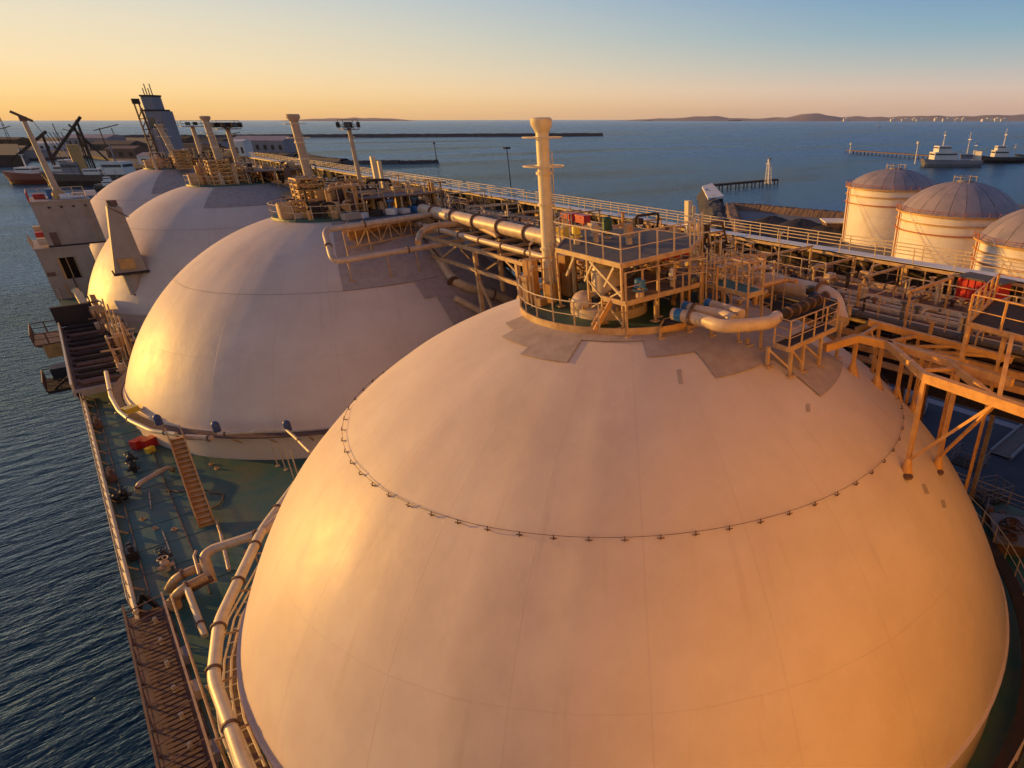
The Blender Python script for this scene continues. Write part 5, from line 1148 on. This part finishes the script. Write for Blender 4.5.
# manifold of bent pipes
mg = 'manifold pipes on the port deck'
def P5(x, y, z): return az_(x, y, z)
pipe('manifold_pipe', [P5(285, 512, 7.6), P5(262, 533, 7.6), P5(212, 549, 7.0), P5(204, 556, 6.8), P5(212, 583, 5.4)], .26, 'pipe', 'upper bent manifold pipe joining the water main', flanges=(.35,), group=mg)
pipe('manifold_pipe', [P5(206, 577, 6.2), P5(180, 590, 6.2), P5(172, 602, 5.4)], .24, 'steel', 'lower front manifold pipe curling to the deck', flanges=(.4,), group=mg)
pipe('manifold_pipe', [P5(203, 566, 6.2), P5(176, 577, 6.1), P5(169, 590, 5.2)], .24, 'steel', 'rear manifold pipe curling to the deck', flanges=(.4,), group=mg)
pipe('manifold_pipe', [P5(187, 588, 6.2), P5(205, 636, 5.3)], .16, 'mast', 'straight sunlit pipe slanting from the manifold to the deck', flanges=(.75,), group=mg)
pipe('manifold_pipe', [P5(212, 578, 6.0), P5(196, 586, 6.0), P5(182, 596, 5.2)], .2, 'brown', 'short brown pipe tucked inside the manifold', group=mg)
pipe('manifold_pipe', [P5(196, 551, 6.6), P5(194, 556, 6.9), P5(199, 574, 6.6)], .07, 'pipe', 'thin looped pipe at the left of the manifold', group=mg)
pipe('deck_pipe', [P5(221, 535, 5.3), P5(229, 570, 5.3)], .1, 'pipe', 'thin pipe on the deck between the manifold and the ochre stair', flanges=(.4,))
pipe('deck_pipe', [P5(216, 520, 5.2), P5(223, 541, 5.2)], .08, 'steel', 'short thin pipe near the foot of the ochre stair')
b = MB(); p = P5(176, 608, DZ); b.lathe(p, [(.3, 0), (.34, .5), (.28, .6), (.01, .65)], 12); single(b, 'pipe_flange', 'steel', 'round flanged drum at the foot of the manifold', 'flange', p, True)
# valves on deck
def deck_valve(px, py, lb, m='black'):
    p = az_(px, py, DZ); t = thing('deck_valve', lb, 'valve', p, 'black valves on the port deck')
    b = MB(); b.cyl(p, .16, .5, 8); b.ball((p[0], p[1], p[2]+.5), .24, 10); b.build('body', m, t); b = MB(); b.torus((p[0], p[1], p[2]+.85), .26, .04, 14, 5); b.cyl((p[0], p[1], p[2]+.5), .05, .4, 6); b.build('hand_wheel', m, t)
    b = MB(); b.tube([(p[0]-.4, p[1], p[2]+.25), (p[0]+.4, p[1]+.1, p[2]+.25)], .12, 8); b.build('flange', m, t)
for x, y, lb in ((133, 463, 'black valve nearest the red deck locker'), (135, 472, 'black valve just below the upper one'), (119, 503, 'left of two black valves close to the port rail'), (126, 499, 'right of two black valves close to the port rail'), (166, 561, 'black topped valve above the manifold pipes'), (168, 570, 'tan valve at the left end of the manifold')):
    deck_valve(x, y, lb, 'black' if y != 570 else 'pipe')
pipe('deck_pipe', [P5(137, 492, 5.1), P5(138, 484, 5.7), P5(152, 476, 5.8), P5(168, 467, 5.7), P5(173, 470, 5.1)], .15, 'pipe', 'bent tan pipe lying on the green deck left of the ochre stair', flanges=(.1, .95))
for k, (x0, y0, x1, y1) in enumerate(((149, 492, 151, 508), (162, 530, 170, 552), (172, 560, 176, 570))):
    pipe('deck_pipe', [P5(x0, y0, 5.12), P5(x1, y1, 5.12)], .035, 'rail', ['first', 'second', 'third'][k]+' thin pale pipe line on the green deck, counting from the stair side', flanges=(.05, .5, .95), n=6)
for k, (x, y, m, lb) in enumerate(((141, 447, 'red', 'left red deck locker beside the second tank'), (151, 446, 'red', 'right red deck locker against the second tank'), (151, 452, 'yellow', 'small yellow box in front of the right red locker'))):
    p = az_(x, y, DZ); t = thing('deck_locker', lb, 'locker', p); s_ = .8 if k < 2 else .45
    b = MB(); b.box((p[0], p[1], p[2]+s_*.4), (s_*1.3, s_*.8, s_*.8), .6); b.build('body', m, t); b = MB(); b.box((p[0], p[1], p[2]+s_*.84), (s_*1.36, s_*.86, .08), .6); b.build('lid', m, t)
# ochre stair from the ring walkway of the second tank down to the deck
t = thing('inclined_stair', 'ochre inclined stair leaning from the second tank down to the green deck', 'stair', (-18.2, 21.3, DZ))
s0 = az_(207, 524, 5.15); s1 = az_(176, 436, 8.3); dd = (s1[0]-s0[0], s1[1]-s0[1]); l = hypot(*dd); nn = (-dd[1]/l, dd[0]/l)
for s_ in (-.42, .42):
    b = MB(); b.beam((s0[0]+nn[0]*s_, s0[1]+nn[1]*s_, s0[2]), (s1[0]+nn[0]*s_, s1[1]+nn[1]*s_, s1[2]), .07, .3); b.build('stringer', 'ochre', t)
    b = MB(); b.tube([(s0[0]+nn[0]*s_, s0[1]+nn[1]*s_, s0[2]+.75), (s1[0]+nn[0]*s_, s1[1]+nn[1]*s_, s1[2]+.75)], .035, 5)
    for k in range(6): c = lerp(s0, s1, k/5); b.beam((c[0]+nn[0]*s_, c[1]+nn[1]*s_, c[2]), (c[0]+nn[0]*s_, c[1]+nn[1]*s_, c[2]+.75), .05, .05)
    b.build('handrail', 'ochre', t)
b = MB(); b.beam((s0[0], s0[1], s0[2]-.12), (s1[0], s1[1], s1[2]-.12), .8, .04); b.build('back_plate', 'ochre', t)
for k in range(18):
    c = lerp(s0, s1, (k+.5)/18); b = MB(); b.box(c, (.3, .8, .04), atan2(dd[1], dd[0])); b.build('tread', 'ochre', t)
# pipe along the foot ring of the second tank
t = thing('ring_walkway', 'pipe lined ring walkway round the port side of the second tank', 'walkway', (-20, SP, 7.5))
b = MB(); b.lathe((0, SP, 7.35), [(19.9, 0), (20.6, 0), (20.6, -.1), (19.9, -.1)], 60, R(-60), R(-240)); b.build('grating', 'brown', t)
for k in range(24): a = R(-60-7.5*k); b = MB(); b.beam((20.0*sin(a), SP+20.0*cos(a), 6.6), (20.8*sin(a), SP+20.8*cos(a), 7.3), .07, .1); b.build('bracket', 'steel', t)
pts = [az_(x, y, 8.0) for x, y in ((106, 372), (111, 397), (119, 411), (131, 421), (152, 431), (176, 434))]
pipe('ring_main', pts, .15, 'mast', 'white bent pipe at the port side of the second tank', flanges=(.3, .7, .95))
pts = [az_(x, y, 8.0) for x, y in ((186, 437), (212, 438))]
pipe('ring_main', pts, .2, 'pipe', 'short cream pipe right of the ochre stair head', flanges=(.9,))
pts = [az_(x, y, 8.0) for x, y in ((218, 434), (287, 430), (296, 438), (310, 452))]
pipe('ring_main', pts, .12, 'pipe', 'pale pipe along the front foot of the second tank bending down at the right', flanges=(.05, .75))
for k, (x, y, lb) in enumerate(((159, 423, 'blue clamp on the pipe left of the ochre stair head'), (217, 430, 'blue clamp with ochre base in the middle of the second tank foot'), (288, 429, 'dark blue clamp at the bend of the pale foot pipe'))):
    p = az_(x, y, 8.0); b = MB(); b.cyl((p[0], p[1], 7.9), .26, .55, 12); b.ball((p[0], p[1], 8.45), .26, 12); single(b, 'pipe_clamp', 'clamp', lb, 'clamp', p, True, 'blue pipe clamps')
p = az_(132, 413, 7.6); b = MB(); b.box((p[0], p[1], 7.9), (.9, .7, .4), .4); b.box((p[0], p[1], 8.12), (.96, .76, .05), .4); single(b, 'equipment_box', 'yellow', 'small yellow box on the port side of the second tank', 'box', p)
for k, (x, y, y1) in enumerate(((286, 470, 452), (295, 482, 456), (302, 488, 458), (278, 466, 455))):
    p = az_(x, y, DZ); b = MB(); tp_ = rise(p, y1-8); b.tube([p, tp_], .05, 5); b.box((p[0], p[1], DZ+.03), (.25, .25, .06)); single(b, 'deck_post', 'rail', ['first', 'second', 'third', 'leftmost'][k]+' thin pale post between the first two tanks', 'post', p, False, 'thin posts between the first two tanks')
# ------------------------------------------------ raised loading platform at mid ship
t = thing('loading_platform', 'raised dark brown loading platform with pipe saddles on the port side', 'platform', (-21, 62, DZ))
X0, X1, YA, YB, ZL = -22.9, -19.7, 51.5, 78, 6.6
b = MB(); b.box(((X0+X1)/2, (YA+YB)/2, ZL-.1), (X1-X0, YB-YA, .15)); b.build('floor', 'brown', t)
b = MB(); b.box(((X0+X1)/2, YA, ZL-.25), (X1-X0+.3, .3, .6)); b.build('front_beam', 'house', t)
b = MB(); b.box((X0-.02, (YA+YB)/2, ZL+.25), (.16, YB-YA, .8)); b.build('outer_bulwark', 'mast', t)
for k in range(12): b = MB(); b.box((X0+1.55, YA+2+2.1*k, ZL+.12), (2.5, .25, .28)); b.build('cross_beam', 'dark' if k % 2 else 'brown', t)
for k in range(12): b = MB(); y = YA+1+2.15*k; b.tube([(X0+.6, y, ZL+.25), (X1+.9, y, ZL+.25)], .22, 8); b.build('manifold_pipe', 'dark' if k % 3 else 'brown', t)
for y in (YA, (YA+YB)/2, YB):
    for x in (X0+.2, X1-.2): b = MB(); b.beam((x, y, DZ), (x, y, ZL-.2), .3, .3); b.build('leg', 'brown', t)
b = MB(); b.box(((X0+X1)/2, YB+.2, ZL+1.2), (X1-X0+.4, .5, 2.3)); b.build('screen_wall', 'dark', t)
# pipes and ladders between platform and tanks
t = thing('side_pipework', 'bundle of tan pipes, ladders and brackets between the loading platform and the tanks', 'pipework', (-18.5, 62, DZ))
rr = random.Random(5)
for k in range(60):
    y = rr.uniform(53, 84); x = rr.uniform(-19.4, -17.0 if y > 58 else -18.6); z = rr.uniform(6, 9); b = MB(); q = rr.random()
    if hypot(x, y-SP) < 20.6 or hypot(x, y-2*SP) < 20.6: x = -19.5+rr.uniform(-.8, .3)
    if q < .5: b.tube([(x, y, DZ), (x, y, z), (x, y+rr.uniform(1, 3.5), z), (x, y+3.5, z-rr.uniform(0, 1.2))], rr.choice([.08, .13, .2]), 7)
    elif q < .75: b.beam((x, y, DZ), (x, y, z+.8), .14, .14); b.beam((x-.8, y, z), (x+.8, y, z), .12, .14)
    else: b.box((x, y, z-1), (rr.uniform(.4, 1), rr.uniform(.4, 1.2), rr.uniform(.6, 1.8)))
    b.build('fitting', rr.choice(['pipe', 'steel', 'ochre', 'brown', 'rail']), t)
for k in range(4):
    b = MB(); y = 57+k*3.2; x = -18.3-.2*k
    b.beam((x, y, DZ), (x+.6, y+1.2, 11), .12, .25); b.beam((x, y+.8, DZ), (x+.6, y+2, 11), .12, .25)
    for j in range(12): c = j/12; b.beam((x+.6*c, y+1.2*c, DZ+6*c), (x+.6*c, y+.8+1.2*c, DZ+6*c), .05, .08)
    b.build('ladder', 'steel', t)
# davit like boom sunlit
t = thing('davit', 'sunlit yellow davit arm with winch beside the loading platform', 'davit', az_(92, 318, 6.6))
c0 = az_(92, 318, 7); c1 = (c0[0]-.3, c0[1]+2, 9.6)
b = MB(); b.beam(c0, c1, .7, .8); b.beam(c1, az_(74, 289, 10.2), .5, .55); b.build('arm', 'mast', t)
b = MB(); b.beam((c0[0]+.8, c0[1], 7), (c1[0]+1.2, c1[1], 9.2), .5, .5); b.build('arm', 'ochre', t)
b = MB(); q = az_(98, 312, 8.2); b.tube([(q[0]-.6, q[1], q[2]), (q[0]+.6, q[1], q[2])], .75, 16); b.build('winch_drum', 'ochre', t, 'auto')
b = MB(); b.tube([(q[0]-.75, q[1], q[2]), (q[0]+.75, q[1], q[2])], .4, 12); b.build('winch_motor', 'brown', t, 'auto')
# outboard platform
t = thing('outboard_platform', 'small rusty platform hanging outboard over the water', 'platform', (-24.2, 78, 5.5))
b = MB(); b.box((-24.3, 79, 5.4), (2.6, 6, .2)); b.build('floor', 'brown', t); b = MB(); b.box((-24.2, 77, 4.6), (1.6, 2.4, 1.5)); b.build('housing', 'ochre', t)
railing(t, [(-23.1, 82, 5.5), (-25.6, 82, 5.5), (-25.6, 76, 5.5), (-23.1, 76, 5.5)], 1.2, 1.4, 'brown', pr_=.08, r=.06)
b = MB(); b.box((-24.5, 69, 2.6), (2.4, 5, .3)); b.build('lower_floor', 'dark', t)
railing(t, [(-23.3, 71.5, 2.7), (-25.7, 71.5, 2.7), (-25.7, 66.5, 2.7), (-23.3, 66.5, 2.7)], 1.1, 1.4, 'brown', pr_=.08, r=.06)
for y in (66.8, 71.2, 76.4, 81.6): b = MB(); b.beam((-22.7, y, 5 if y > 75 else 4.5), (-25.4, y, 5.2 if y > 75 else 2.5), .2, .2); b.build('bracket', 'dark', t)
b = MB(); b.box((-24.2, 71, 3.4), (1.6, 1.8, 1.3)); b.build('drum', 'black', t)
# ------------------------------------------------ deckhouse between third and fourth tank
YH = 104
hx0, hx1 = ay_(58, 297, YH)[0], -17.0
zt2 = ay_(53, 249, YH)[2]
t = thing('port_deckhouse', 'lower beige deckhouse with a dark opening on the port side', 'deckhouse', (-20, YH, DZ))
X0 = -22.9
# front wall built round its opening
o0, o1 = ay_(57, 258, YH-.1), ay_(84, 279, YH-.1); ox0, ox1, oz0, oz1 = o0[0], o1[0], ay_(60, 280, YH)[2], ay_(60, 258, YH)[2]
b = MB(); b.box(((X0+ox0)/2, YH+.15, (DZ+zt2)/2), (ox0-X0, .3, zt2-DZ)); b.box(((ox1+hx1)/2, YH+.15, (DZ+zt2)/2), (hx1-ox1, .3, zt2-DZ)); b.box(((ox0+ox1)/2, YH+.15, (DZ+oz0)/2), (ox1-ox0, .3, oz0-DZ)); b.box(((ox0+ox1)/2, YH+.15, (oz1+zt2)/2), (ox1-ox0, .3, zt2-oz1)); b.build('front_wall', 'house', t)
b = MB(); b.box((X0+.15, YH+5.3, (DZ+zt2)/2), (.3, 10, zt2-DZ)); b.box((hx1-.15, YH+5.3, (DZ+zt2)/2), (.3, 10, zt2-DZ)); b.box(((X0+hx1)/2, YH+10.4, (DZ+zt2)/2), (hx1-X0, .2, zt2-DZ)); b.build('side_wall', 'house', t)
b = MB(); b.box(((X0+hx1)/2, YH+5.2, zt2+.1), (hx1-X0+.3, 10.7, .2)); b.build('roof', 'house', t)
b = MB(); b.box(((ox0+ox1)/2, YH+2.5, (oz0+oz1)/2), (ox1-ox0+1, .1, oz1-oz0+1)); b.build('inner_wall', 'dark', t)
b = MB(); b.box((ox0+.05, YH+.1, (oz0+oz1)/2), (.22, .5, oz1-oz0)); b.build('door_jamb', 'ochre', t)
for k in range(2): b = MB(); b.beam((ox0+.9+k*.9, YH+.6, oz0), (ox0+.9+k*.9, YH+.6, oz1), .12, .12); b.build('ladder_rail', 'steel', t)
t = thing('upper_deckhouse', 'big plain beige box deckhouse on the port side below the crane post', 'deckhouse', (-18, YH, zt2+.2))
h0, h1 = ay_(53, 248, YH+.5), ay_(107, 243, YH+.5); z3 = ay_(34, 203, YH+.5)[2]; hxa, hxb = h0[0]-.35, h1[0]
b = MB(); b.box(((hxa+hxb)/2, YH+4.6, (zt2+.25+z3)/2), (hxb-hxa, 8.4, z3-zt2-.25)); b.build('wall', 'house', t)
b = MB(); b.box(((hxa+hxb)/2, YH+4.6, z3+.08), (hxb-hxa+.3, 8.8, .16)); b.build('roof', 'house', t)
railing(t, [(hxa, YH+8.8, z3+.16), (hxa, YH+.3, z3+.16)], 1.1, 1.5, 'red', pr_=.07, r=.05); railing(t, [(hxa, YH+8.8, z3+.16), (hxb, YH+8.8, z3+.16)], 1.1, 1.4, 'rail', pr_=.06, r=.05)
b = MB(); b.box((hxa+2.6, YH+4, z3+.8), (1.0, 1.0, 1.3)); b.build('roof_box', 'blue', t)
for k, (x, m) in enumerate(((4, 'white'), (5.5, 'pipe'), (1.2, 'red'), (7, 'bwhite'))): b = MB(); b.box((hxa+x, YH+2+k*1.3, z3+.5), (1.3, 1.0, .7)); b.build('roof_box', m, t)
for k in range(4): b = MB(); b.tube([(hxa+3.4, YH+1.5+1.2*k, z3+.4), (hxb-.4, YH+1.5+1.2*k, z3+.4)], .16, 8); b.build('roof_pipe', 'mast' if k % 2 else 'white', t)
for k in range(3): b = MB(); b.box((hxa-.5, YH+1+3*k, zt2+1+k*.5), (.9, 1.2, .9)); b.build('side_box', 'red' if k == 1 else 'rail', t)
cb = (-17.9, YH+3, z3+.1); t = thing('derrick_post', 'tall tapering sunlit derrick boom standing on the beige box deckhouse', 'derrick', cb)
b = MB(); zt_ = 28.4; b.tube([(cb[0], cb[1], cb[2]), (cb[0]-.4, cb[1], zt_)], .42, 10, .25); b.build('boom', 'shademast', t, 'auto')
b = MB(); b.lathe(cb, [(.9, 0), (.8, .9), (.45, 1.3)], 14); b.build('base', 'ochre', t)
b = MB(); b.beam((cb[0]-1.4, cb[1], zt_+.9), (cb[0]+.5, cb[1], zt_-.3), .35, .35); b.box((cb[0]-.4, cb[1], zt_), (.8, .6, .6)); b.build('boom_head', 'brown', t)
b = MB(); b.tube([(cb[0]+.5, cb[1], zt_-.2), (hxb, cb[1]+2, z3+2)], .04, 4); b.build('cable', 'black', t)
# crane pedestal: tapering housing on a column
t = thing('crane_pedestal', 'beige tapering crane housing standing between the second and third tanks', 'crane', (-15, 76, DZ))
yy = 76; q = [ay_(x, y, yy) for x, y in ((107, 207), (121, 207), (148, 272), (115, 274))]
v = []
for d_ in (0, 2.2):
    for p in q: v.append((p[0], yy+d_, p[2]))
b = MB(); b.add(v, [(3, 2, 1, 0), (4, 5, 6, 7), (0, 1, 5, 4), (1, 2, 6, 5), (2, 3, 7, 6), (3, 0, 4, 7)]); b.build('housing', 'house', t)
zc_ = q[3][2]; xc = (q[3][0]+q[2][0])/2
b = MB(); b.box((xc, yy+1.1, zc_-.1), (3.4, 2.8, .25)); b.build('collar', 'dark', t)
b = MB(); b.cyl((xc, yy+1.1, DZ), .95, zc_-DZ-.2, 20); b.build('column', 'house', t, 'auto')
b = MB(); b.box((xc-.1, yy-.05, zc_+1), (1.5, .3, 1.2)); b.build('hatch', 'ochre', t)
b = MB(); b.cyl((q[0][0]+.6, yy+1, q[0][2]), .5, .6, 12); b.beam((q[0][0], yy, q[0][2]), (q[0][0]+1.6, yy-.2, q[0][2]-1.2), .1, .1); b.build('sheave', 'brown', t)
b = MB(); b.box((xc+1.2, yy+1, 9.5), (3.6, 1.8, .2)); b.build('service_floor', 'brown', t)
# grey tower beyond the bow and the lattice crane
base = (14, 222)
r0 = _ray(168, 140); tt_ = 235/hypot(r0[0], r0[1]); base = (CAM[0]+r0[0]*tt_, CAM[1]+r0[1]*tt_)
t = thing('control_tower', 'tall grey panelled tower leaning over the farthest tank', 'tower', (base[0], base[1], WZ))
slab('tower_quay', [(base[0]-30, base[1]-6), (base[0]+30, base[1]-6), (base[0]+30, base[1]+40), (base[0]-30, base[1]+40)], WZ-1, WZ+2.2, 'concrete')
def lev(py): 
    z = WZ
    while proj((base[0], base[1], z))[1] > py: z += .2
    return z
zt1, zt2_, = lev(112), lev(97)
an_ = -YAW+.0
b = MB(); b.box((base[0], base[1], (WZ+zt1)/2), (4.4, 4.4, zt1-WZ), an_); b.build('shaft', 'bgrey', t)
b = MB(); b.box((base[0]-.8*cos(an_), base[1]-.8*sin(an_), (zt1+zt2_)/2), (2.8, 3.6, zt2_-zt1), an_); b.build('upper_block', 'bgrey', t)
b = MB(); b.box((base[0]-.8*cos(an_), base[1]-.8*sin(an_), zt2_+.2), (3.1, 3.9, .4), an_); b.box((base[0]-.8*cos(an_), base[1]-.8*sin(an_), zt1+.2), (4.7, 4.7, .4), an_); b.build('parapet', 'dark', t)
cs, sn = cos(an_), sin(an_)
def gt(x, y, z): return (base[0]+x*cs-y*sn, base[1]+x*sn+y*cs, z)
for k in range(int((zt1-WZ)/3)):
    for j in range(2):
        b = MB(); b.box(gt(-1.1+2.0*j, -2.24, WZ+1.5+3*k), (1.5, .14, 2.4), an_); b.build('panel', 'roof' if (k+j) % 3 else 'glass', t)
for x, w_, m in ((-2.3, .4, 'ochre'), (.7, .6, 'bgrey')):
    b = MB(); b.beam(gt(x, -2.5, WZ), gt(x, -2.5, lev(118) if m == 'pipe' else lev(122)), w_, w_); b.build('duct', m, t)
for k in range(4): b = MB(); b.tube([gt(-2.2+.7*k, 0, zt2_), gt(-2.2+.7*k, 0, zt2_+2+k % 2)], .12, 5); b.build('aerial', 'dark', t)
r0 = _ray(152, 140); tt_ = 225/hypot(r0[0], r0[1]); cbs = (CAM[0]+r0[0]*tt_, CAM[1]+r0[1]*tt_)
t = thing('lattice_crane', 'tan lattice crane boom left of the grey tower', 'crane', (cbs[0], cbs[1], WZ+2))
zt3 = WZ
while proj((cbs[0], cbs[1], zt3))[1] > 104: zt3 += .2
b = MB()
for sx, sy in ((-1, -1), (1, -1), (1, 1), (-1, 1)): b.beam((cbs[0]+sx*.8, cbs[1]+sy*.8, WZ), (cbs[0]+sx*.5-.6, cbs[1]+sy*.5, zt3), .25, .25)
n = int((zt3-WZ)/2.4)
for k in range(n):
    z = WZ+2.4*k; s = .75; o = -.6*k/n; 
    b.beam((cbs[0]-s+o, cbs[1]-s, z), (cbs[0]+s+o, cbs[1]-s, z+2.4), .22, .22); b.beam((cbs[0]+s+o, cbs[1]-s, z), (cbs[0]+s+o, cbs[1]+s, z+2.4), .22, .22); b.beam((cbs[0]-s+o, cbs[1]-s, z), (cbs[0]+s+o, cbs[1]-s, z), .22, .22)
b.build('boom', 'brown', t); b = MB(); b.box((cbs[0]-.6, cbs[1], zt3+.5), (1.6, 1.2, 1.2)); b.build('boom_head', 'dark', t)

# seams, pad eyes and wandering hoses on the port deck
t = thing('deck_fittings', 'weld seams, pad eyes and small fittings scattered over the green port deck', 'fittings', (-20, 28, DZ))
for k in range(13):
    y = 15+3*k; b = MB(); b.box((-20.2, y, DZ+.012), (4.6, .05, .024)); b.build('seam', 'green', t)
for x in (-21.9, -19.4): b = MB(); b.box((x, 33.5, DZ+.05), (.05, 40, .1)); b.build('waterway_bar', 'brown', t)
rr = random.Random(9)
for k in range(12):
    x, y = rr.uniform(-22, -14), rr.uniform(15, 50)
    if hypot(x, y) < 21 or hypot(x, y-SP) < 20.5: continue
    put('pad_eye', 'pad', lambda q: (q.box((0, 0, .02), (.3, .3, .04)), q.torus((0, 0, .1), .1, .03, 10, 5), q.beam((0, 0, 0), (0, 0, .22), .08, .05)), 'brown' if k % 2 else 'steel', t, (x, y, DZ), rr.uniform(0, 3))
for k in range(1):
    pts = []; x, y = rr.uniform(-20.5, -17), rr.uniform(22, 30); a = rr.uniform(0, 6)
    for j in range(14): pts.append((x, y, DZ+.06)); a += rr.uniform(-.9, .9); x = max(-21.5, min(-15.5, x+.55*cos(a))); y = y+.5*abs(sin(a))
    pts = [p for p in pts if hypot(p[0], p[1]) > 21 and hypot(p[0], p[1]-SP) > 20.3]
    if len(pts) > 3: b = MB(); b.tube(pts, .045, 6); b.build('hose', ['brown', 'black', 'rail'][k], t, True)

# detail on the plain deckhouse fronts
t = bpy.data.objects['upper_deckhouse']
yf = YH+.5-.12
for k in range(3): b = MB(); x = hxa+(hxb-hxa)*(k+1)/4; b.box((x, yf, (zt2+z3)/2), (.06, .06, z3-zt2-.6)); b.build('plate_seam', 'house', t)
b = MB(); b.box((hxa+1.0, yf-.02, zt2+1.25), (.8, .1, 1.8)); b.build('door', 'brown', t)
b = MB(); b.box(((hxa+hxb)/2, yf-.1, zt2+.3), (hxb-hxa, .25, .18)); b.build('foot_strip', 'dark', t)
for k in range(4): b = MB(); x = hxa+1.8+k*1.3; b.box((x, yf-.05, z3-.7), (.3, .2, .2)); b.build('lamp', 'dark', t)
b = MB()
for j in range(12): b.beam((hxb-.9, yf-.12, zt2+.5+.4*j), (hxb-.4, yf-.12, zt2+.5+.4*j), .04, .04)
b.beam((hxb-.9, yf-.12, zt2+.3), (hxb-.9, yf-.12, z3+.8), .05, .05); b.beam((hxb-.4, yf-.12, zt2+.3), (hxb-.4, yf-.12, z3+.8), .05, .05); b.build('ladder', 'steel', t)
t = bpy.data.objects['port_deckhouse']
for k in range(5): b = MB(); x = X0+.5+k*1.1; b.tube([(x, YH-.12, DZ), (x, YH-.12, DZ+1.5+.7*(k % 3))], .09, 6); b.build('wall_pipe', ['pipe', 'ochre', 'brown', 'steel', 'pipe'][k], t)
b = MB(); b.box((X0+.6, YH-.1, DZ+3.6), (.9, .15, .5)); b.build('vent_louvre', 'brown', t)
for k in range(9):
    b = MB(); y = YH+.4+k*.9; b.beam((-22.95, y, zt2+.2), (-23.2, y, zt2+1.3), .07, .07); b.build('rail_stay', 'rail', t)
# more cranes and masts over the dark harbour land
for x, y, h, rch, lb in ((108, 152, 26, 18, 'short dark harbour crane left of the lattice crane'), (84, 147, 20, -15, 'small dark crane behind the ochre funnel'), (62, 147, 30, 0, 'bare dark mast behind the red ship'), (118, 146, 24, 0, 'thin dark mast on the land left of the tower'), (4, 150, 24, 16, 'dark crane at the left edge of the harbour'), (232, 150, 18, 12, 'small dark crane near the grey warehouse')):
    p = az_(x, y, WZ+2.6); t = thing('harbour_crane', lb, 'crane' if rch else 'mast', p, 'small cranes and masts on the harbour land')
    b = MB(); b.beam(p, (p[0], p[1], p[2]+h), 1.0, 1.0); b.box((p[0], p[1], p[2]+2), (4, 4, 4)); b.build('tower', 'dark', t)
    if rch: b = MB(); b.beam((p[0]-rch*.3, p[1]+rch*.3, p[2]+h*.9), (p[0]+rch, p[1]-rch, p[2]+h*1.15), .7, .9); b.build('jib', 'brown', t)
# ------------------------------------------------------------------ sea haze
b = MB(); hs = 26000; z0, z1 = WZ-2, 420
b.add([(-hs, -hs, z0), (hs, -hs, z0), (hs, hs, z0), (-hs, hs, z0), (-hs, -hs, z1), (hs, -hs, z1), (hs, hs, z1), (-hs, hs, z1)], [(3, 2, 1, 0), (4, 5, 6, 7), (0, 1, 5, 4), (1, 2, 6, 5), (2, 3, 7, 6), (3, 0, 4, 7)])
hm = bpy.data.materials.new('haze_air'); hm.use_nodes = True; ht = hm.node_tree; ht.nodes.remove(ht.nodes['Principled BSDF'])
pv = ht.nodes.new('ShaderNodeVolumePrincipled'); pv.inputs['Color'].default_value = (.95, .9, .9, 1); pv.inputs['Density'].default_value = .000014; pv.inputs['Anisotropy'].default_value = .2
ht.links.new(pv.outputs[0], ht.nodes['Material Output'].inputs['Volume'])
o = b.build('haze', hm, None, False, kind='stuff')
